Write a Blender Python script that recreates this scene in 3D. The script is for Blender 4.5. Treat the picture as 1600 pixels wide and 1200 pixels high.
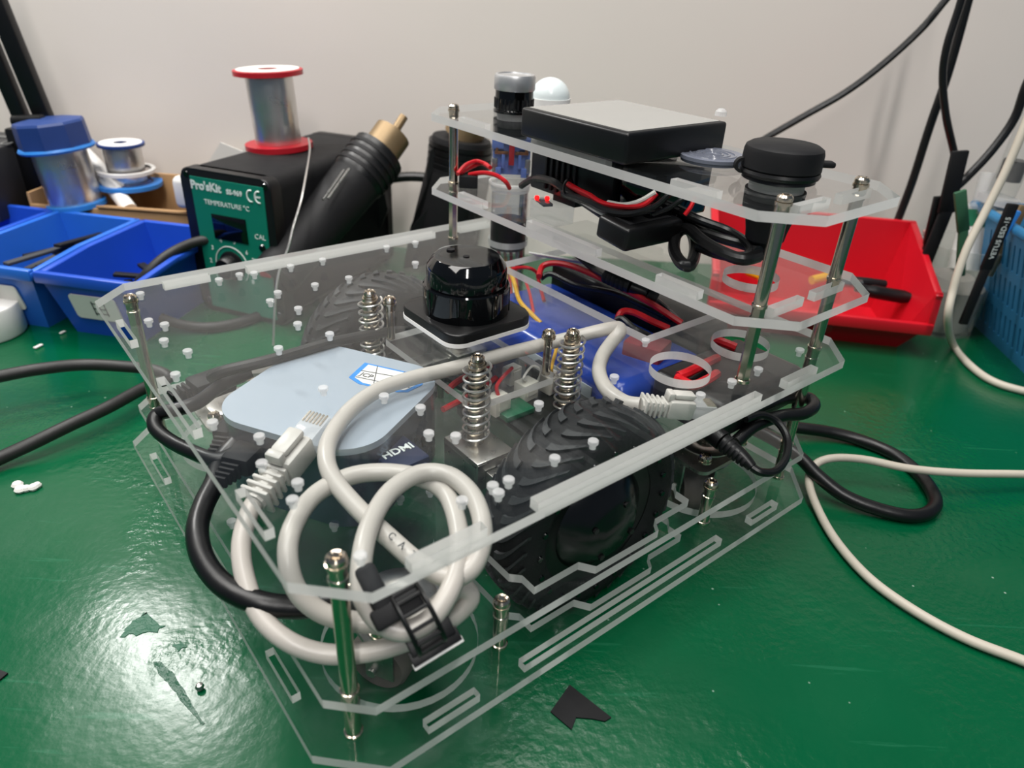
import bpy, bmesh, math, random
from mathutils import Matrix, Vector
random.seed(7)
sc = bpy.context.scene
for o in list(bpy.data.objects): bpy.data.objects.remove(o)

# ------------------------------------------------------------------ frame
# The scene is authored in "u" units (1 u = spacing of the robot's deck posts = 0.28 m); z = 0 is the table top.
S = 0.28
CAM = Vector((-0.24291, -0.58780, 1.01157))
RX = Vector((0.78357, -0.61959, 0.04616)); RY = Vector((-0.27656, -0.41435, -0.86708)); RZ = Vector((0.55636, 0.66665, -0.49602))
FPX = 1118.86
HD = Vector((0.64076, 0.76774, 0)); SD = Vector((0.76774, -0.64076, 0))      # into the bench / along the wall
def ray(x, y): return RX*((x-800)/FPX) + RY*((y-600)/FPX) + RZ
def at(x, y, z): d = ray(x, y); return CAM + d*((z-CAM.z)/d.z)               # point on the horizontal plane at height z
def af(x, y, f): d = ray(x, y); return CAM + d*(f/d.dot(HD))                 # point on the vertical plane f in front
def au(x, y, u): d = ray(x, y); return CAM + d*((u-CAM.x)/d.x)                  # point on the plane x = u
def LF(lat, fwd, z): p = CAM + SD*lat + HD*fwd; return Vector((p.x, p.y, z))

cam = bpy.data.cameras.new('camera'); co = bpy.data.objects.new('camera', cam); sc.collection.objects.link(co)
co.matrix_world = Matrix(((RX.x, -RY.x, -RZ.x, CAM.x*S), (RX.y, -RY.y, -RZ.y, CAM.y*S), (RX.z, -RY.z, -RZ.z, CAM.z*S), (0, 0, 0, 1)))
cam.sensor_width = 36; cam.lens = FPX/1600*36; cam.clip_start = 0.01
cam.dof.use_dof = True; cam.dof.focus_distance = 0.37; cam.dof.aperture_fstop = 10
sc.camera = co

w = bpy.data.worlds.new('world'); sc.world = w; w.use_nodes = True
w.node_tree.nodes['Background'].inputs[0].default_value = (0.60, 0.78, 1.0, 1); w.node_tree.nodes['Background'].inputs[1].default_value = 0.15
def area(name, p, target, sx, sy, e, col=(1, 1, 1)):
    l = bpy.data.lights.new(name, 'AREA'); l.shape = 'RECTANGLE'; l.size = sx; l.size_y = sy; l.energy = e; l.color = col
    o = bpy.data.objects.new(name, l); sc.collection.objects.link(o)
    o.location = p; o.rotation_euler = (target-p).to_track_quat('-Z', 'X').to_euler(); return o
area('ceiling_light', LF(-1.1, 1.2, 6.3)*S, LF(-0.3, 1.8, 0)*S, 1.6, 0.8, 40, (1.0, 0.965, 0.92))
area('room_light', LF(0.4, -3.2, 6.6)*S, LF(0.2, 1.8, 0.3)*S, 1.3, 0.14, 26, (1.0, 0.97, 0.94))
area('bench_lamp', LF(-2.15, 2.62, 2.85)*S, LF(-0.6, 0.9, 0)*S, 0.24, 0.05, 5.0, (1.0, 0.98, 0.95))
sc.view_settings.view_transform = 'Standard'; sc.view_settings.look = 'None'
sc.view_settings.exposure = -0.18; sc.view_settings.gamma = 1; sc.view_settings.use_curve_mapping = False
sc.cycles.transparent_max_bounces = 28; sc.cycles.max_bounces = 8; sc.cycles.diffuse_bounces = 3; sc.cycles.glossy_bounces = 4

# ------------------------------------------------------------------ materials
def lin(h):
    h = h.lstrip('#'); c = [int(h[i:i+2], 16)/255 for i in (0, 2, 4)]
    return tuple(x/12.92 if x <= .04045 else ((x+.055)/1.055)**2.4 for x in c) + (1,)
MATS = {}
def P(name, hexc, rough=.5, metal=0, var=.1, scale=60, bump=0, bscale=200, spec=.5, coat=0, rvar=.08, emit=0):
    if name in MATS: return MATS[name]
    m = bpy.data.materials.new(name); m.use_nodes = True; n = m.node_tree.nodes; L = m.node_tree.links
    b = n['Principled BSDF']; c = lin(hexc)
    tc = n.new('ShaderNodeTexCoord'); no = n.new('ShaderNodeTexNoise'); no.inputs['Scale'].default_value = scale; no.inputs['Detail'].default_value = 4
    L.new(tc.outputs['Object'], no.inputs['Vector'])
    mx = n.new('ShaderNodeMix'); mx.data_type = 'RGBA'; mx.inputs[6].default_value = tuple(x*(1-var) for x in c[:3])+(1,); mx.inputs[7].default_value = tuple(min(1, x*(1+var)) for x in c[:3])+(1,)
    L.new(no.outputs['Fac'], mx.inputs[0]); L.new(mx.outputs[2], b.inputs['Base Color'])
    mr = n.new('ShaderNodeMapRange'); mr.inputs['To Min'].default_value = max(.01, rough-rvar); mr.inputs['To Max'].default_value = rough+rvar
    L.new(no.outputs['Fac'], mr.inputs['Value']); L.new(mr.outputs[0], b.inputs['Roughness'])
    b.inputs['Metallic'].default_value = metal; b.inputs['Specular IOR Level'].default_value = spec; b.inputs['Coat Weight'].default_value = coat
    if bump:
        n2 = n.new('ShaderNodeTexNoise'); n2.inputs['Scale'].default_value = bscale; n2.inputs['Detail'].default_value = 3; L.new(tc.outputs['Object'], n2.inputs['Vector'])
        bp = n.new('ShaderNodeBump'); bp.inputs['Strength'].default_value = bump; bp.inputs['Distance'].default_value = .001
        L.new(n2.outputs['Fac'], bp.inputs['Height']); L.new(bp.outputs[0], b.inputs['Normal'])
    if emit: b.inputs['Emission Color'].default_value = c; b.inputs['Emission Strength'].default_value = emit
    MATS[name] = m; return m
def clear(name, ior=1.30, tint=(.975, .985, .985), rough=.015, haze=.003, hazecol=(.75, .8, .85)):
    m = bpy.data.materials.new(name); m.use_nodes = True; n = m.node_tree.nodes; L = m.node_tree.links; n.clear()
    out = n.new('ShaderNodeOutputMaterial'); ge = n.new('ShaderNodeNewGeometry'); mi = n.new('ShaderNodeMapRange')
    mi.inputs['To Min'].default_value = ior; mi.inputs['To Max'].default_value = 1/ior; L.new(ge.outputs['Backfacing'], mi.inputs['Value'])
    fr = n.new('ShaderNodeFresnel'); L.new(mi.outputs[0], fr.inputs['IOR'])
    tr = n.new('ShaderNodeBsdfTransparent'); tr.inputs[0].default_value = tint+(1,)
    gl = n.new('ShaderNodeBsdfGlossy'); gl.inputs['Roughness'].default_value = rough
    di = n.new('ShaderNodeBsdfDiffuse'); di.inputs[0].default_value = hazecol+(1,)
    tc = n.new('ShaderNodeTexCoord'); no = n.new('ShaderNodeTexNoise'); no.inputs['Scale'].default_value = 26; no.inputs['Detail'].default_value = 8; L.new(tc.outputs['Object'], no.inputs['Vector'])
    mr = n.new('ShaderNodeMapRange'); mr.inputs['From Min'].default_value = .3; mr.inputs['From Max'].default_value = .75; mr.inputs['To Min'].default_value = haze*.4; mr.inputs['To Max'].default_value = haze*1.6; L.new(no.outputs['Fac'], mr.inputs['Value'])
    m1 = n.new('ShaderNodeMixShader'); L.new(mr.outputs[0], m1.inputs[0]); L.new(tr.outputs[0], m1.inputs[1]); L.new(di.outputs[0], m1.inputs[2])
    m2 = n.new('ShaderNodeMixShader'); L.new(fr.outputs[0], m2.inputs[0]); L.new(m1.outputs[0], m2.inputs[1]); L.new(gl.outputs[0], m2.inputs[2])
    L.new(m2.outputs[0], out.inputs[0]); MATS[name] = m; return m
def frosted(name, hexc, transp=.4, rough=.25, transl=.35):
    m = bpy.data.materials.new(name); m.use_nodes = True; n = m.node_tree.nodes; L = m.node_tree.links
    b = n['Principled BSDF']; c = lin(hexc); b.inputs['Roughness'].default_value = rough
    out = [x for x in n if x.type == 'OUTPUT_MATERIAL'][0]
    tc = n.new('ShaderNodeTexCoord'); no = n.new('ShaderNodeTexNoise'); no.inputs['Scale'].default_value = 22; no.inputs['Detail'].default_value = 3; L.new(tc.outputs['Object'], no.inputs['Vector'])
    mx = n.new('ShaderNodeMix'); mx.data_type = 'RGBA'; mx.inputs[6].default_value = tuple(x*.85 for x in c[:3])+(1,); mx.inputs[7].default_value = c; L.new(no.outputs['Fac'], mx.inputs[0]); L.new(mx.outputs[2], b.inputs['Base Color'])
    tl = n.new('ShaderNodeBsdfTranslucent'); tl.inputs[0].default_value = c; tr = n.new('ShaderNodeBsdfTransparent')
    m1 = n.new('ShaderNodeMixShader'); m1.inputs[0].default_value = transl; L.new(b.outputs[0], m1.inputs[1]); L.new(tl.outputs[0], m1.inputs[2])
    m2 = n.new('ShaderNodeMixShader'); m2.inputs[0].default_value = transp; L.new(m1.outputs[0], m2.inputs[1]); L.new(tr.outputs[0], m2.inputs[2])
    L.new(m2.outputs[0], out.inputs[0]); MATS[name] = m; return m

M_acr = clear('clear_acrylic'); M_edge = frosted('acrylic_edge', 'fdfbf8', .12, .15, .5)  # cut edge near white: light piped through the acrylic is in its colour
M_rivet = frosted('clear_rivet', 'f4f4f4', .55, .1, .3)
M_tube = clear('clear_tube', 1.4, (.93, .94, .95), .03, .03)
M_jar = clear('jar_plastic', 1.3, (.93, .94, .93), .08, .10, (.8, .8, .78))
M_steel = P('nickel', 'cbbfae', .2, 1, .05, 80, rvar=.06)
M_steel2 = P('brushed_steel', 'b9b7b2', .3, 1, .1, 200)
M_spring = P('spring_wire', 'e6e3dd', .3, 1)
M_blk = P('black_plastic', '0c0c0d', .38, spec=.45)
M_blkm = P('matte_black', '121214', .6, spec=.3)
M_gloss = P('gloss_black', '040405', .07, rvar=.02, spec=.5, coat=.3)
M_rub = P('tyre_rubber', '171819', .62, spec=.3, bump=.3, bscale=400)
M_tread = P('tread_rubber', '2c2e2f', .55, spec=.4)
M_cabb = P('black_cable', '0d0d0e', .36, spec=.5, bump=.15, bscale=150)
M_cabd = P('dusty_black_cable', '232322', .5, spec=.4, bump=.2, bscale=150)
M_cabw = P('white_cable', 'bdb7af', .34, var=.04, scale=30, bump=.25, bscale=35)
M_cabi = P('ivory_cable', 'c2baab', .5, var=.06)
M_plugw = P('white_plug', 'c4c0b9', .35, var=.03)
M_red = P('red_wire', 'c4101c', .35); M_yel = P('yellow_wire', 'd9a514', .4); M_whw = P('white_wire', 'd8d4cc', .4); M_org = P('orange_plastic', 'd9601a', .4)
M_pc = P('silver_shell', 'aebac6', .34, .35, .03, 20, spec=.5); M_pcs = P('navy_shell', '5a6678', .26, .85)  # lid silver carries the bluish cast of sky and wall in its colour
M_white = P('white_plastic', 'e8e6e2', .4, var=.03); M_paper = P('paper', 'dedcd6', .8, var=.04)
M_print = P('dark_print', '3a3c40', .7); M_wprint = P('white_print', 'dfe6e2', .6); M_sblue = P('sticker_blue', '1b86d6', .5)
M_batt = P('blue_shrink_wrap', '1c3f9e', .22, var=.25, scale=18, bump=.5, bscale=30); M_battlab = P('battery_label', '9aa3a6', .4)
M_pcb = P('black_circuit_board', '10130f', .4, var=.5, scale=300); M_pcbg = P('green_circuit_board', '0d5a3c', .4)
M_conn = P('cream_connector', 'd9d3c6', .45, var=.05); M_xt = P('maroon_connector', '8e2b38', .45)
M_grey = P('screen_film', '9c9c98', .22, var=.04, scale=8, coat=.2); M_lens = P('smoky_cover', '6a6e7a', .2, var=.15)
M_dome = P('milky_dome', 'd9e2e2', .25, var=.03); M_alu = P('satin_aluminium', 'c4c4c4', .42, .75, .05)
M_led = P('red_led', 'ff1010', .3, emit=3)
M_bblue = P('bin_blue', '1d4fbe', .36, var=.1, scale=12); M_bblue2 = P('bin_light_blue', '2668cc', .36, var=.1, scale=12)
M_bred = P('bin_red', 'c20d20', .4, var=.1, scale=12); M_bask = P('basket_blue', '2f78a6', .45, var=.1)
M_card = P('cardboard', 'a9855c', .8, var=.12, scale=25); M_panel = P('panel_green', '0a7a62', .45, var=.06)
M_solder = P('solder_wire', 'd8d5d1', .3, .9, .15, 30, bump=.2, bscale=300); M_redp = P('spool_red', 'b31826', .35)
M_dblue = P('spool_blue', '203c78', .5); M_lblue = P('spool_light_blue', '2f7fd0', .4); M_tan = P('heated_steel', '8b7658', .5, .6, .25, 50)
M_gtool = P('green_tool', '2f5a40', .5); M_caster = P('caster_tread', '6f6560', .6, var=.2)

# ------------------------------------------------------------------ geometry helpers
class MB:
    def __init__(s): s.v = []; s.f = []; s.m = []; s.X = Matrix.Identity(4); s.mi = 0
    def add(s, vs, fs, mi=None):
        k = len(s.v); s.v += [s.X @ Vector(q) for q in vs]
        for f in fs: s.f.append(tuple(i+k for i in f)); s.m.append(s.mi if mi is None else mi)
        return s
    def bm(s, b):
        b.verts.index_update(); s.add([q.co.copy() for q in b.verts], [[q.index for q in f.verts] for f in b.faces]); b.free(); return s
    def box(s, c, sz, bev=0, seg=2, taper=1):
        b = bmesh.new(); bmesh.ops.create_cube(b, size=1)
        for q in b.verts:
            k = taper if q.co.z < 0 else 1
            q.co = Vector((q.co.x*sz[0]*k, q.co.y*sz[1]*k, q.co.z*sz[2]))
        if bev: bmesh.ops.bevel(b, geom=b.edges[:], offset=bev, segments=seg, affect='EDGES', profile=.5)
        for q in b.verts: q.co += Vector(c)
        return s.bm(b)
    def rbox(s, c, sx, sy, z0, z1, r, bev=0, n=6):         # box with rounded vertical corners
        return s.prism(rrect(c[0], c[1], sx, sy, r, n), z0, z1, bev)
    def prism(s, poly, z0, z1, bev=0, top=None):
        n = len(poly); b = bmesh.new()
        lo = [b.verts.new((p[0], p[1], z0)) for p in poly]; q = top or poly; hi = [b.verts.new((p[0], p[1], z1)) for p in q]
        for i in range(n): b.faces.new((lo[i], lo[(i+1) % n], hi[(i+1) % n], hi[i]))
        b.faces.new(lo[::-1]); t = b.faces.new(hi)
        if bev: bmesh.ops.bevel(b, geom=list(t.edges), offset=bev, segments=3, affect='EDGES', profile=.5)
        return s.bm(b)
    def cyl(s, p0, p1, r0, r1=None, n=18, cap=True):
        p0 = Vector(p0); p1 = Vector(p1); r1 = r0 if r1 is None else r1
        d = (p1-p0).normalized(); a = d.orthogonal().normalized(); c = d.cross(a); vs = []
        for p, r in ((p0, r0), (p1, r1)): vs += [p + (a*math.cos(t)+c*math.sin(t))*r for t in [2*math.pi*i/n for i in range(n)]]
        fs = [(i, (i+1) % n, n+(i+1) % n, n+i) for i in range(n)]
        if cap: fs += [tuple(range(n))[::-1], tuple(range(n, 2*n))]
        return s.add(vs, fs)
    def lathe(s, prof, o=(0, 0, 0), n=32, axis='z'):
        vs = []; fs = []; k = len(prof)
        for i in range(n):
            c, q = math.cos(2*math.pi*i/n), math.sin(2*math.pi*i/n)
            for r, z in prof:
                p = (r*c, r*q, z) if axis == 'z' else (r*q, z, r*c) if axis == 'y' else (z, r*c, r*q)
                vs.append((p[0]+o[0], p[1]+o[1], p[2]+o[2]))
        for i in range(n):
            j = (i+1) % n
            for t in range(k-1):
                fs.append((i*k+t, j*k+t, j*k+t+1, i*k+t+1))
        b = bmesh.new(); V = [b.verts.new(q) for q in vs]
        for f in fs:
            try: b.faces.new([V[i] for i in f])
            except ValueError: pass
        bmesh.ops.remove_doubles(b, verts=b.verts[:], dist=1e-6)
        bmesh.ops.dissolve_degenerate(b, edges=b.edges[:], dist=1e-6)
        bmesh.ops.recalc_face_normals(b, faces=b.faces[:])
        return s.bm(b)
    def tube(s, pts, r, n=8, sub=6, cap=True, closed=False):
        pts = [Vector(p) for p in pts]
        if sub > 1: pts = smooth(pts, sub, closed)
        m = len(pts); vs = []; fs = []; T = []
        for i in range(m):
            T.append((pts[(i+1) % m if closed else min(i+1, m-1)] - pts[(i-1) % m if closed else max(i-1, 0)]).normalized())
        a = T[0].orthogonal().normalized()
        for i in range(m):
            a = (a - T[i]*a.dot(T[i])).normalized(); c = T[i].cross(a); rr = r(i/(m-1)) if callable(r) else r
            vs += [pts[i] + (a*math.cos(2*math.pi*j/n)+c*math.sin(2*math.pi*j/n))*rr for j in range(n)]
        for i in range(m if closed else m-1):
            i2 = (i+1) % m
            for j in range(n): fs.append((i*n+j, i*n+(j+1) % n, i2*n+(j+1) % n, i2*n+j))
        if cap and not closed: fs += [tuple(range(n))[::-1], tuple(range((m-1)*n, m*n))]
        return s.add(vs, fs)
    def text(s, body, M, size, depth=.0012, align='CENTER', shear=0, bold=0):
        cu = bpy.data.curves.new('t', 'FONT'); cu.body = body; cu.size = size; cu.extrude = depth; cu.align_x = align; cu.align_y = 'CENTER'; cu.shear = shear; cu.offset = bold; cu.resolution_u = 3
        o = bpy.data.objects.new('t', cu); sc.collection.objects.link(o); dg = bpy.context.evaluated_depsgraph_get()
        me = bpy.data.meshes.new_from_object(o.evaluated_get(dg)); X = s.X; s.X = X @ M
        s.add([q.co.copy() for q in me.vertices], [tuple(f.vertices) for f in me.polygons]); s.X = X
        bpy.data.objects.remove(o); bpy.data.curves.remove(cu); bpy.data.meshes.remove(me); return s
def rrect(cx, cy, sx, sy, r, n=6):
    out = []
    for qx, qy, a0 in ((1, 1, 0), (-1, 1, 90), (-1, -1, 180), (1, -1, 270)):
        for i in range(n+1):
            t = math.radians(a0 + 90*i/n); out.append((cx+qx*(sx/2-r)+r*math.cos(t), cy+qy*(sy/2-r)+r*math.sin(t)))
    return out
def circ(cx, cy, r, n=40): return [(cx+r*math.cos(2*math.pi*i/n), cy+r*math.sin(2*math.pi*i/n)) for i in range(n)]
def rect(x0, x1, y0, y1): return [(x0, y0), (x1, y0), (x1, y1), (x0, y1)]
def octo(x0, x1, y0, y1, c): return [(x0+c, y0), (x1-c, y0), (x1, y0+c), (x1, y1-c), (x1-c, y1), (x0+c, y1), (x0, y1-c), (x0, y0+c)]
def smooth(P_, sub, closed=False):
    out = []; n = len(P_)
    for i in range(n if closed else n-1):
        g = (lambda k: P_[k % n]) if closed else (lambda k: P_[min(max(k, 0), n-1)])
        p0, p1, p2, p3 = g(i-1), g(i), g(i+1), g(i+2)
        for j in range(sub):
            t = j/sub; out.append(.5*((2*p1)+(p2-p0)*t+(2*p0-5*p1+4*p2-p3)*t*t+(3*p1-p0-3*p2+p3)*t**3))
    if not closed: out.append(P_[-1])
    return out
def plate_mesh(outline, holes, z0, z1):                       # flat sheet with real holes
    cu = bpy.data.curves.new('p', 'CURVE'); cu.dimensions = '2D'; cu.fill_mode = 'BOTH'; cu.extrude = (z1-z0)/2
    for poly in [outline]+holes:
        sp = cu.splines.new('POLY'); sp.points.add(len(poly)-1); sp.use_cyclic_u = True
        for q, p in zip(sp.points, poly): q.co = (p[0], p[1], 0, 1)
    o = bpy.data.objects.new('p', cu); sc.collection.objects.link(o); dg = bpy.context.evaluated_depsgraph_get()
    me = bpy.data.meshes.new_from_object(o.evaluated_get(dg)); b = bmesh.new(); b.from_mesh(me)
    bmesh.ops.remove_doubles(b, verts=b.verts[:], dist=1e-5); bmesh.ops.recalc_face_normals(b, faces=b.faces[:])
    mb = MB()
    b.verts.index_update(); b.normal_update()
    vs = [q.co + Vector((0, 0, (z0+z1)/2)) for q in b.verts]
    for f in b.faces: mb.f.append(tuple(q.index for q in f.verts)); mb.m.append(0 if abs(f.normal.z) > .5 else 1)
    mb.v = vs; b.free(); bpy.data.objects.remove(o); bpy.data.curves.remove(cu); bpy.data.meshes.remove(me); return mb

WM = {}                                                       # object -> authoring matrix (u units)
def thing(name, label, cat, loc=(0, 0, 0), rotz=0, group=None):
    o = bpy.data.objects.new(name, None); sc.collection.objects.link(o); o.empty_display_size = .01
    loc = Vector(loc); o.location = loc*S; o.rotation_euler = (0, 0, rotz)
    WM[o.name] = Matrix.Translation(loc) @ Matrix.Rotation(rotz, 4, 'Z'); tag(o, label, cat, group); return o
def tag(o, label, cat, group=None, kind=None):
    o['label'] = label; o['category'] = cat
    if group: o['group'] = group
    if kind: o['kind'] = kind
    return o
def mesh_of(name, vs, fs, ms, mats, flat=False, ang=35):
    me = bpy.data.meshes.new(name); me.from_pydata([tuple(v*S) for v in vs], [], fs)
    for m in mats: me.materials.append(m)
    me.polygons.foreach_set('material_index', ms)
    if not flat:
        me.polygons.foreach_set('use_smooth', [True]*len(fs)); me.set_sharp_from_angle(angle=math.radians(ang))
    me.update(); return me
def obj(name, mb, mat, parent=None, flat=False, ang=35, label=None):   # mb holds u-space geometry in the scene frame
    mats = mat if isinstance(mat, (list, tuple)) else [mat]
    if parent is None:
        x = [v.x for v in mb.v]; y = [v.y for v in mb.v]; z = min(v.z for v in mb.v); M = Matrix.Translation(((min(x)+max(x))/2, (min(y)+max(y))/2, z))
    else: M = WM[parent.name]
    I = M.inverted(); o = bpy.data.objects.new(name, mesh_of(name, [I @ v for v in mb.v], mb.f, mb.m, mats, flat, ang)); sc.collection.objects.link(o)
    if parent is None: o.location = M.translation*S
    else: o.parent = parent
    WM[o.name] = M
    if label: o['label'] = label
    return o
def inst(name, src, pos, parent, rotz=0):                     # another object on the same mesh, placed at pos (scene frame)
    o = bpy.data.objects.new(name, src.data if hasattr(src, 'data') else src); sc.collection.objects.link(o); o.parent = parent
    L = WM[parent.name].inverted() @ Matrix.Translation(Vector(pos)) @ Matrix.Rotation(rotz, 4, 'Z')
    o.location = L.translation*S; o.rotation_euler = (0, 0, L.to_euler().z); return o
def frame(o, x, z=(0, 0, 1)):                                 # matrix with local x along x and z along z
    x = Vector(x).normalized(); z = Vector(z); y = z.cross(x).normalized(); z = x.cross(y)
    M = Matrix((x, y, z)).transposed().to_4x4(); M.translation = Vector(o); return M
def cable(name, label, cat, pts, r, mat, n=10, sub=8, group=None):
    return tag(obj(name, MB().tube(pts, r, n, sub), mat), label, cat, group)

ZB, ZM, ZT, ZL, ZU = .105, .19, .4129, .5537, .7249          # top faces of the robot's plates
TH = .0165; B = .894

# ------------------------------------------------------------------ setting: wall and green bench top
def wall_mat():
    m = P('painted_wall', 'e9e0d8', .75, var=.035, scale=3, bump=.08, bscale=25); return m
def table_mat():
    m = bpy.data.materials.new('green_bench_mat'); m.use_nodes = True; n = m.node_tree.nodes; L = m.node_tree.links; b = n['Principled BSDF']
    tc = n.new('ShaderNodeTexCoord')
    def noise(scale, det=4, vec=None):
        q = n.new('ShaderNodeTexNoise'); q.inputs['Scale'].default_value = scale; q.inputs['Detail'].default_value = det; L.new(vec or tc.outputs['Object'], q.inputs['Vector']); return q
    def ramp(src, a, bb, c0, c1):
        r = n.new('ShaderNodeMapRange'); r.inputs['From Min'].default_value = a; r.inputs['From Max'].default_value = bb; r.inputs['To Min'].default_value = c0; r.inputs['To Max'].default_value = c1; L.new(src, r.inputs['Value']); return r
    n1 = noise(9, 6); mx = n.new('ShaderNodeMix'); mx.data_type = 'RGBA'; mx.inputs[6].default_value = lin('004729'); mx.inputs[7].default_value = lin('005935'); L.new(n1.outputs['Fac'], mx.inputs[0])
    sp = n.new('ShaderNodeTexVoronoi'); sp.inputs['Scale'].default_value = 62; L.new(tc.outputs['Object'], sp.inputs['Vector'])      # pale crumbs of dust
    s2 = ramp(sp.outputs['Distance'], .02, .05, .75, 0); nz = noise(6, 2); s3 = ramp(nz.outputs['Fac'], .46, .52, 0, 1)
    mm = n.new('ShaderNodeMath'); mm.operation = 'MULTIPLY'; L.new(s2.outputs[0], mm.inputs[0]); L.new(s3.outputs[0], mm.inputs[1])
    m2 = n.new('ShaderNodeMix'); m2.data_type = 'RGBA'; m2.inputs[7].default_value = lin('a9c0b0'); L.new(mx.outputs[2], m2.inputs[6]); L.new(mm.outputs[0], m2.inputs[0])
    mp = n.new('ShaderNodeMapping'); mp.inputs['Rotation'].default_value = (0, 0, .5); mp.inputs['Scale'].default_value = (1, 14, 1); L.new(tc.outputs['Object'], mp.inputs['Vector'])
    sn = noise(16, 5, mp.outputs[0]); sl = ramp(sn.outputs['Fac'], .66, .70, 0, .14)                                             # long faint scratches
    m3 = n.new('ShaderNodeMix'); m3.data_type = 'RGBA'; m3.inputs[7].default_value = lin('3d8b6a'); L.new(m2.outputs[2], m3.inputs[6]); L.new(sl.outputs[0], m3.inputs[0])
    L.new(m3.outputs[2], b.inputs['Base Color'])
    rr = noise(14, 6); r2 = ramp(rr.outputs['Fac'], .35, .7, .19, .31); L.new(r2.outputs[0], b.inputs['Roughness'])
    a1 = noise(30, 3); a2 = noise(210, 5); pat = noise(11, 5); pr = ramp(pat.outputs['Fac'], .5, .62, 0.16, 1)
    mu = n.new('ShaderNodeMath'); mu.operation = 'MULTIPLY'; L.new(a2.outputs['Fac'], mu.inputs[0]); L.new(pr.outputs[0], mu.inputs[1])
    b.inputs['Specular IOR Level'].default_value = .4; m0 = n.new('ShaderNodeMath'); m0.operation = 'MULTIPLY'; m0.inputs[1].default_value = .35; L.new(a1.outputs['Fac'], m0.inputs[0])
    ad = n.new('ShaderNodeMath'); ad.operation = 'ADD'; L.new(m0.outputs[0], ad.inputs[0]); L.new(mu.outputs[0], ad.inputs[1])
    bp = n.new('ShaderNodeBump'); bp.inputs['Strength'].default_value = .5; bp.inputs['Distance'].default_value = .0016; L.new(ad.outputs[0], bp.inputs['Height']); L.new(bp.outputs[0], b.inputs['Normal'])
    return m
WALL_F = 2.88
mb = MB(); mb.X = frame(LF(0, WALL_F, 0), SD); mb.box((0, .12, .8), (11, .24, 2.2))
wall = obj('wall_back', mb, wall_mat(), flat=True); wall['kind'] = 'structure'; wall['label'] = 'off-white painted wall behind the workbench'
M_table = table_mat()
bench = thing('workbench', 'green-topped workbench with a worn glossy surface', 'workbench', LF(0, 1.4, -.12), math.atan2(SD.y, SD.x))
mb = MB(); mb.X = frame(LF(0, 1.18, 0), SD); mb.box((0, .0, -.05), (9, 3.39, .1), .006)
obj('worktop', mb, M_table, bench)
def blob(px, z, h, mat, name, parent=None, bev=0, jit=0):     # thin irregular chip traced on the bench
    if jit:
        q_ = []
        for i in range(len(px)):
            (x0, y0), (x1, y1) = px[i], px[(i+1) % len(px)]
            for k in range(4): q_.append((x0+(x1-x0)*k/4+random.uniform(-jit, jit), y0+(y1-y0)*k/4+random.uniform(-jit, jit)))
        px = q_
    pts = [at(x, y, z) for x, y in px]; mb = MB(); mb.prism([(p.x, p.y) for p in pts][::-1], z, z+h, bev); return obj(name, mb, mat, parent, flat=True)
M_gouge = P('dark_green_gouge', '034a31', .36, bump=.8, bscale=300); M_gdry = P('dark_burn_mark', '07553a', .45, bump=.6, bscale=300)
blob([(240, 1036), (252, 1034), (262, 1045), (275, 1058), (290, 1082), (303, 1106), (320, 1132), (314, 1131), (296, 1110), (278, 1088), (262, 1066), (248, 1052)], 0, .0012, M_gouge, 'gouge', bench, jit=1.5)
blob([(188, 994), (205, 975), (222, 960), (230, 957), (236, 966), (258, 980), (240, 988), (215, 992)], 0, .0012, M_gdry, 'gouge', bench, jit=2.5)
blob([(268, 1008), (285, 1004), (292, 1012), (278, 1018)], 0, .001, M_gdry, 'gouge', bench, jit=2.5)
blob([(860, 1113), (890, 1071), (955, 1122), (945, 1128), (925, 1124), (900, 1122), (893, 1141)][::1], .001, .0022, M_blkm, 'tape_scrap')
tag(bpy.data.objects['tape_scrap'], 'torn scrap of black tape stuck to the green bench', 'tape')
blob([(0, 1048), (13, 1053), (0, 1064), (-14, 1060)], .001, .003, M_blkm, 'tape_chip'); tag(bpy.data.objects['tape_chip'], 'tiny dark chip at the left edge of the bench', 'scrap')
mb = MB(); p = at(312, 1073, .007); mb.X = Matrix.Translation(p); mb.lathe([(0, -.007), (.005, -.005), (.007, 0), (.005, .005), (0, .007)], n=16)
tag(obj('solder_bead', mb, M_steel2), 'small shiny solder bead on the worn bench', 'bead')
mb = MB()
for x, y, r in ((27, 757, .012), (32, 764, .013), (41, 763, .010), (52, 761, .011), (58, 758, .009)):
    p = at(x, y, .006); mb.X = Matrix.Translation(p); mb.lathe([(0, -.006), (r*.8, -.005), (r, 0), (r*.7, .005), (0, .007)], n=10)
tag(obj('plastic_crumb', mb, M_paper), 'crumpled white plastic crumb on the left of the bench', 'scrap')
for x, y, r, lab in ((98, 520, .008, 'white chip under the labelled blue bin'), (60, 542, .011, 'long white shaving beside the tape roll')):
    mb = MB(); p = at(x, y, .002); mb.X = Matrix.Translation(p) @ Matrix.Rotation(.6, 4, 'Z'); mb.box((0, 0, .002), (r*2.4, r, .004), .001); tag(obj('paper_chip', mb, M_paper), lab, 'scrap')

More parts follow.
